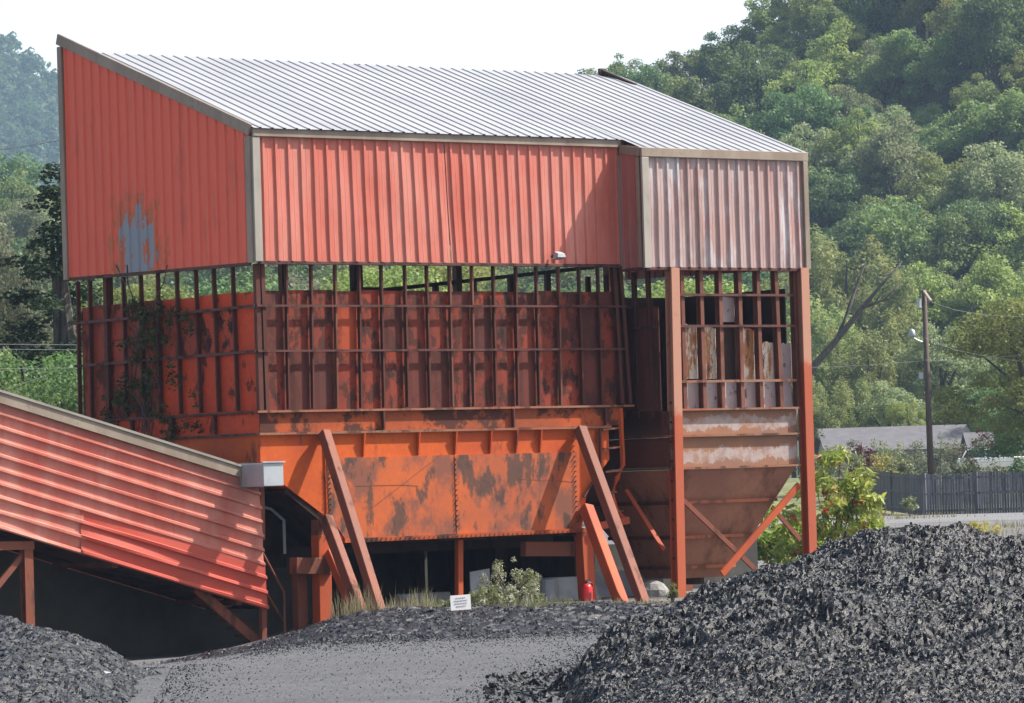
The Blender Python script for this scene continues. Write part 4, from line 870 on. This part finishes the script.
# ---------------------------------------------------------------- small objects
sg=empty('yard_sign',g0(460,78.)+UP*.1,'small white rectangular notice sign on a stake in front of the hopper','sign')
c=D(460.5,602.5,78.); SN=np.array((.42,-.907,0)); X=np.array((.907,.42,.03)); X/=np.linalg.norm(X)
m=MB(); m.bar(c-X*.20,c+X*.20,.27,.02,SN); m.build('sign_board',M['signwhite'],sg)
m=MB()
r_=random.Random(4)
for row,(w0,w1) in enumerate(((-.10,.09),(-.13,.13),(-.12,.12),(-.09,.10))):
    z=.085-.05*row; x=w0
    while x<w1:
        l=r_.uniform(.02,.05); m.bar(c+X*x+UP*(z+x*.03)+SN*.013,c+X*min(x+l,w1)+UP*(z+x*.03)+SN*.013,.014,.004,SN); x+=l+.015
m.build('faded_lettering',M['signprint'],sg)
MB().tube([c+np.array((-.02,.02,.05)),c+np.array((-.02,.02,-.6))],.018,6).build('stake',M['orange_post'],sg)
# fire extinguisher strapped to the leg
P=F(587.5,606,.22); ex=empty('fire_extinguisher',P,'red fire extinguisher hanging on the thick orange right leg of the hopper','fire extinguisher')
m=MB(); m.tube([P+UP*.0,P+UP*.02,P+UP*.40,P+UP*.46,P+UP*.49],[.10,.12,.12,.09,.04],16); m.build('cylinder',M['red'],ex,smooth=True)
m=MB(); m.tube([P+UP*.49,P+UP*.54],.035,10); m.bar(P+UP*.55-d1*.05,P+UP*.57+d1*.10,.03,.03,UP); m.build('valve',M['black'],ex)
m=MB(); m.tube([P+UP*.52+d1*.03,P+UP*.50+d1*.14,P+UP*.35+d1*.15,P+UP*.15+d1*.13],.015,6); m.build('hose',M['black'],ex)
m=MB(); m.bar(P+n1*.122+UP*.14,P+n1*.122+UP*.30,.05,.008); m.build('label_plate',M['black'],ex)
# low white barriers
def barrier(a0,a1,b,z0,h,lab,dz=0.):
    e=MB(); pr_=[(-.28,0),(.28,0),(.28,.09),(.16,.28),(.09,h),(-.09,h),(-.16,.28),(-.28,.09)]
    e.prism([W(a0,b+q,z0+z) for q,z in pr_],d1*(a1-a0)+UP*dz); o=e.build('concrete_barrier',M['barrier'],origin=W((a0+a1)/2,b,z0),bevel=.02); tag(o,lab,'barrier')
zz=lambda u,v,b: ABZ(F(u,v,-b))
q0=zz(543,578,1.2); q1=zz(592,577,1.2); q2=zz(598,572,1.6); q3=zz(668,570,1.6)
barrier(q0[0],q1[0],1.2,-.12,q0[2]+.12,'pale concrete barrier lying behind the thick orange right leg')
barrier(q2[0]-.2,q3[0],1.9,-.12,.62,'pale concrete barrier behind the two raking struts at the right')
q0=zz(398,590,2.2); q1=zz(448,590,2.2); barrier(q0[0],q1[0],2.2,-.30,.5,'pale grey concrete barrier in the dark left of the thin middle post')
q0=zz(262,555,3); 
# leaning board
bd=[F(470,572,-.8),F(489.5,568.5,-.8),F(490,586,-.8),F(480,596,-.8),F(471,594,-.8)]
o=MB().prism(bd,d2*.03).build('white_board',M['barrier'],origin=F(480,596,-.8)); tag(o,'broken white board leaning in the shade beside the thin middle post','board')
# white drum / tank end and white rock
P=W(*zz(653,602,.2)[:2],-.2); dr=MB(); 
pts=[P+UP*z for z in (0,.1,.35,.52,.62)]; dr.tube(pts,[.26,.33,.31,.22,.08],11); o=dr.build('pale_boulder',M['boulder'],origin=P,smooth=False); o.scale=(1.15,.9,.8); tag(o,'rounded pale boulder between the long strut and the tall post','boulder')
P=W(*zz(549,585,.9)[:2],-.1); dr=MB(); dr.tube([P,P+UP*.02,P+UP*.50,P+UP*.52],[.20,.22,.22,.20],14); dr.tube([P+UP*.17,P+UP*.2],[.235,.235],14); dr.tube([P+UP*.34,P+UP*.37],[.235,.235],14); o=dr.build('metal_drum',M['galv'],origin=P,smooth=False); tag(o,'dull grey drum in the shade right of the flowering bush','drum')
P=W(*zz(497,588,.6)[:2],.0); dr=MB(); dr.tube([P-UP*.1,P+UP*.35,P+UP*.42],[.055,.055,.03],10); o=dr.build('short_pipe',M['barrier'],origin=P,smooth=True); tag(o,'short pale upright pipe behind the flowering bush','pipe')
# ---------------------------------------------------------------- utility pole and wires
e=D(922.5,290,232); base=g0(922.5,232); up_=empty('utility_pole',base,'tall brown wooden utility pole with a grey street light left of it','utility pole')
top=D(924,290,232); m=MB(); m.tube([np.array((base[0]+.25,232,base[2]-.5)),top],[.19,.13],10); m.build('pole',M['pole'],up_,smooth=True)
MB().bar(D(924,291,231.8),D(931,301,231.0),.13,.10,UP).build('crossarm',M['trim'],up_)
m=MB(); P=D(919,303,231.8); m.tube([P-UP*.25,P+UP*.25],.13,8); m.build('transformer',M['galv'],up_)
la=MB(); la.tube([D(922,342,231.8),D(917,340,231.7),D(912,337,231.6)],.05,6); la_=la.build('lamp_arm',M['galv'],up_)
m=MB(); P=D(912,333,231.6); m.tube([P-UP*.22,P-UP*.12,P+UP*.12,P+UP*.22],[.15,.21,.16,.05],12); m.build('lamp_head',M['galv'],up_,smooth=True)
P=D(921,379,231.7); MB().wbox(P,.22,.2,.35).build('meter_box',M['galv'],up_)
def wire(pts,y,lab,mat='wirep',r_=.010,grp=None):
    P=[D(u,v,y) for u,v in pts]; out=[]
    for i in range(len(P)-1):
        for k in range(6):
            f=k/6; out.append(P[i]*(1-f)+P[i+1]*f)
    out.append(P[-1]); o=MB().tube(out,r_,4).build('power_line',M[mat],origin=P[0]); tag(o,lab,'wire',grp)
wire([(925,300),(955,310),(985,315),(1024,317),(1060,316)],231,'topmost pale wire running right from the utility pole')
wire([(925,338),(955,350),(990,357),(1040,364)],231,'middle pale wire sagging right from the utility pole')
wire([(925,360),(960,361),(1000,357),(1040,352)],231,'lowest pale wire running right from the utility pole')
wire([(780,368),(830,367),(870,365),(921,361)],231,'pale wire running left from the utility pole to the shed','wirep')
wire([(-30,154),(20,147),(80,137)],120,'single dark wire crossing in front of the distant mountain','wire',.011)
wire([(-30,344),(80,345)],110,'uppermost pale wire low before the dark evergreen','wirep',.007)
wire([(-30,349),(80,350)],110,'second pale wire just under the uppermost one before the dark evergreen','wirep',.007)
wire([(-30,369),(80,368)],110,'third pale level wire before the dark evergreen','wirep',.007)
wire([(0,392),(50,374)],110,'thin slanting wire above the top edge of the red gallery','wirep',.007)
# ---------------------------------------------------------------- grey plank fence
def fence(u0,v0,y0,u1,y1,h,npan,lab,seed):
    A0=np.array(((u0-512)/FPX*y0,y0,0.)); A1=np.array(((u1-512)/FPX*y1,y1,0.)); A0[2]=gz(A0[0],y0)-.05; A1[2]=gz(A1[0],y1)-.05
    e=empty('plank_fence',A0,lab,'fence'); r=random.Random(seed); t=(A1-A0)/np.linalg.norm((A1-A0)[:2]); nn=np.array((t[1],-t[0],0)); Lg=np.linalg.norm((A1-A0)[:2])
    for k in range(npan):
        s0=Lg*k/npan; s1=Lg*(k+1)/npan; m=MB(); s=s0+.08; dh=r.uniform(-.05,.05)
        while s<s1-.1:
            w=r.uniform(.12,.15); c=A0+t*(s+w/2); hh=h+dh+r.uniform(-.035,.03)+r.choice([0,0,0,-.06]); m.bar(c,c+UP*hh+t*r.uniform(-.01,.01),w-.018,.022,nn); s+=w
        m.build('plank_panel',M['fence'],e)
        for f in (.12,.52,.9): MB().bar(A0+t*s0+nn*.05+UP*h*f,A0+t*s1+nn*.05+UP*h*f,.09,.05,nn).build('rail',M['fence'],e)
    for k in range(npan+1): c=A0+t*(Lg*k/npan)+nn*.0; MB().bar(c-UP*.2,c+UP*(h+.06),.13,.13,nn).build('fence_post',M['fence'],e)
fence(858,0,232,919,214,2.08,2,'grey weathered plank fence section turning away behind the sumac',3)
fence(920,0,214,1130,210,2.06,4,'long grey weathered plank fence at the far right',5)
# ---------------------------------------------------------------- houses and vehicle behind
hz0=2.3
def house(x0,x1,y0,y1,zw,zr,name,lab,wallm,roofm,wins=()):
    e=empty(name,((x0+x1)/2,(y0+y1)/2,hz0),lab,'house'); m=MB(); ym=(y0+y1)/2
    m.add([(x0,y0,hz0-.5),(x1,y0,hz0-.5),(x1,y1,hz0-.5),(x0,y1,hz0-.5),(x0,y0,zw),(x1,y0,zw),(x1,y1,zw),(x0,y1,zw),(x0,ym,zr-.1),(x1,ym,zr-.1)],[(0,1,5,4),(2,3,7,6),(1,2,6,9,5),(3,0,4,8,7)]); m.build('wall',M[wallm],e)
    for s in (0,1):
        ye=y0-.5 if s==0 else y1+.5; ze=zw-(zr-zw)*.5/(ym-y0)
        a=[(x0-.4,ye,ze),(x1+.4,ye,ze),(x1+.4,ym,zr),(x0-.4,ym,zr)]
        m=MB(); m.prism(a,(0,0,.12)); m.build('roof',M[roofm],e)
    for (xw,w,z0,h) in wins:
        f=MB().wbox((xw,y0-.02,z0),w,.08,h).build('window',M['white'],e); MB().wbox((xw,y0-.065,z0+.07),w-.16,.03,h-.14).build('pane',M['glass'],f)
XX=lambda u,y:(u-512)/FPX*y
zt_=D(900,428,287)[2]; ze_=D(900,451,281)[2]
house(XX(826,282),XX(966,282),281.5,292.5,ze_+.1,zt_,'grey_roofed_house','long low house with a grey shingle roof behind the weeds','plaster','shingle',((XX(860,281),1.2,2.8,.9),(XX(930,281),1.2,2.8,.9)))
house(XX(968,274),XX(986,274),273,277,D(975,447,273)[2],D(975,434,274)[2],'white_hut','small white walled hut under the maroon leaved shrub','white','shingle')
# pickup / car
V0=np.array((XX(989,262),262.,float(gz(XX(989,262),262)))); CAR=empty('parked_car',V0,'white car half hidden behind the weeds and fence at the right','car')
def cb(x0,x1,z0,z1,y0=-.88,y1=.88,tx0=None,tx1=None,ty=0): 
    tx0=x0 if tx0 is None else tx0; tx1=x1 if tx1 is None else tx1; q=V0
    return ([q+np.array((x0,y0,z0)),q+np.array((x1,y0,z0)),q+np.array((x1,y1,z0)),q+np.array((x0,y1,z0))],[q+np.array((tx0,y0+ty,z1)),q+np.array((tx1,y0+ty,z1)),q+np.array((tx1,y1-ty,z1)),q+np.array((tx0,y1-ty,z1))])
m=MB(); m.hexa(*cb(-2.3,2.3,.28,.62)); m.hexa(*cb(-2.28,2.28,.625,.92,tx0=-2.2,tx1=2.15,ty=.06)); CB=m.build('body',M['white'],CAR,bevel=.05)
m=MB(); m.hexa(*cb(-1.95,1.15,.925,1.36,-.80,.80,-1.6,.55,.12)); m.build('cabin_glass',M['glass'],CAR)
m=MB(); m.hexa(*cb(-1.6,.55,1.362,1.43,-.68,.68)); m.build('car_roof',M['white'],CAR,bevel=.03)
for xx in (-1.96,-.55,.35): MB().bar(V0+np.array((xx*.98,-.80,.93)),V0+np.array((xx*.9+.1,-.69,1.36)),.08,.04,(0,-1,0)).build('window_pillar',M['white'],CAR)
for xx in (-1.45,1.45):
    for s in (-1,1):
        w=MB(); w.tube([V0+np.array((xx,s*.70,.32)),V0+np.array((xx,s*.90,.32))],.32,16); ww=w.build('wheel',M['black'],CAR); h=MB(); h.tube([V0+np.array((xx,s*.89,.32)),V0+np.array((xx,s*.915,.32))],.19,12); h.build('rim',M['galv'],ww)
for s in (-1,1): MB().wbox(V0+np.array((-2.29,s*.65,.62)),.04,.3,.15).build('headlight',M['glass'],CAR)
# low sheet roof edge with red flowers is ground cover: bushes behind the fence
for i,(u,y,vt,w_,mt,lab,leaf) in enumerate([
  (842,236,446,1.3,'leafG','pale dry bush behind the left end of the plank fence',.13),(872,240,452,1.2,'leafY','yellowish bush behind the left fence section',.12),
  (893,243,455,1.1,'leafG','grey green bush left of the utility pole behind the fence',.12),(938,240,436,1.4,'leafP','tall pale seeding weeds right of the utility pole behind the fence',.10),
  (912,244,444,1.1,'leafP','pale weeds at the foot of the utility pole',.10),(962,242,456,1.2,'leafD','grey green bush behind the fence before the white car',.12),(990,240,464,1.2,'leafG','low dry bush in front of the white car',.12),
  (1015,240,460,1.1,'leafC','dark bush behind the fence at the right edge',.14),(820,240,430,1.4,'leafP','pale leafy bush behind the sumac left of the fence',.13),(1040,240,455,1.3,'leafC','dark bush beyond the right edge behind the fence',.14),
  (852,262,436,1.5,'leafP','pale loose bush before the left end of the grey roof',.11),(884,264,438,1.4,'leafD','grey green bush before the middle of the grey roof',.11),(950,262,440,1.3,'leafP','pale loose bush between the pole and the small white hut',.11),
  (975,262,426,1.3,'leafR','maroon leaved shrub hanging before the small white hut',.12),(858,244,440,.9,'leafR','small bush of reddish leaves above the left end of the fence',.12)]):
    x=XX(u,y); zb=float(gz(x,y)); hor=485-.03*(u-512); ht=2.5+(hor-vt)*y/FPX-zb
    plant('bush',(x,y,zb),w_,1500,leaf,M[mt],60+i,lab,'bush',8,30,ht,(.22,.45),.75)
#@@Y1
# ---------------------------------------------------------------- light, sky, camera
SUN=math.radians(27); el=math.radians(49); hd=d1*math.cos(SUN)+n1*math.sin(SUN); sd=hd*math.cos(el)+UP*math.sin(el)
from mathutils import Vector, Matrix
ld=bpy.data.lights.new('sun','SUN'); ld.energy=5.0; ld.angle=math.radians(.53); ld.color=(1,.95,.87); lo=bpy.data.objects.new('sun',ld); COL.objects.link(lo)
lo.rotation_euler=Vector(tuple(sd)).to_track_quat('Z','Y').to_euler(); lo.location=(30,0,60)
w=bpy.data.worlds.new('World'); sc.world=w; w.use_nodes=True; nt=w.node_tree; bg=nt.nodes['Background']; sk=nt.nodes.new('ShaderNodeTexSky'); sk.sky_type='NISHITA'; sk.sun_disc=False
sk.sun_elevation=el; sk.sun_rotation=math.atan2(hd[0],hd[1]); sk.air_density=1.0; sk.dust_density=4.5; sk.ozone_density=1.; tcw=nt.nodes.new('ShaderNodeTexCoord'); sx=nt.nodes.new('ShaderNodeSeparateXYZ'); nt.links.new(tcw.outputs['Generated'],sx.inputs[0]); mr=nt.nodes.new('ShaderNodeMapRange'); mr.interpolation_type='SMOOTHSTEP'; nt.links.new(sx.outputs[2],mr.inputs[0]); mr.inputs[1].default_value=.10; mr.inputs[2].default_value=.45; mr.inputs[3].default_value=.85; mr.inputs[4].default_value=0.
cn=nt.nodes.new('ShaderNodeTexNoise'); cn.inputs['Scale'].default_value=3; cm=nt.nodes.new('ShaderNodeMix'); cm.data_type='RGBA'; nt.links.new(mr.outputs[0],cm.inputs[0]); nt.links.new(sk.outputs[0],cm.inputs[6]); cm.inputs[7].default_value=(7.6,7.8,8.0,1); nt.links.new(cm.outputs[2],bg.inputs[0]); bg.inputs[1].default_value=.088
cd=bpy.data.cameras.new('camera'); co=bpy.data.objects.new('camera',cd); COL.objects.link(co); sc.camera=co
cd.sensor_width=36; cd.sensor_fit='HORIZONTAL'; cd.lens=36*FPX/1024; cd.clip_start=.5; cd.clip_end=9000
fw=Vector(tuple(ray(512,351.5))).normalized(); rt=Vector(tuple(ray(612,351.5)-ray(512,351.5))).normalized(); upv=rt.cross(fw).normalized()
co.matrix_world=Matrix(((rt[0],upv[0],-fw[0],0),(rt[1],upv[1],-fw[1],0),(rt[2],upv[2],-fw[2],2.5),(0,0,0,1)))
sc.view_settings.view_transform='Standard'; sc.view_settings.look='None'; sc.view_settings.gamma=1; sc.view_settings.exposure=.95
sc.cycles.max_bounces=6; sc.cycles.volume_bounces=1; sc.cycles.transparent_max_bounces=4; sc.cycles.use_denoising=True
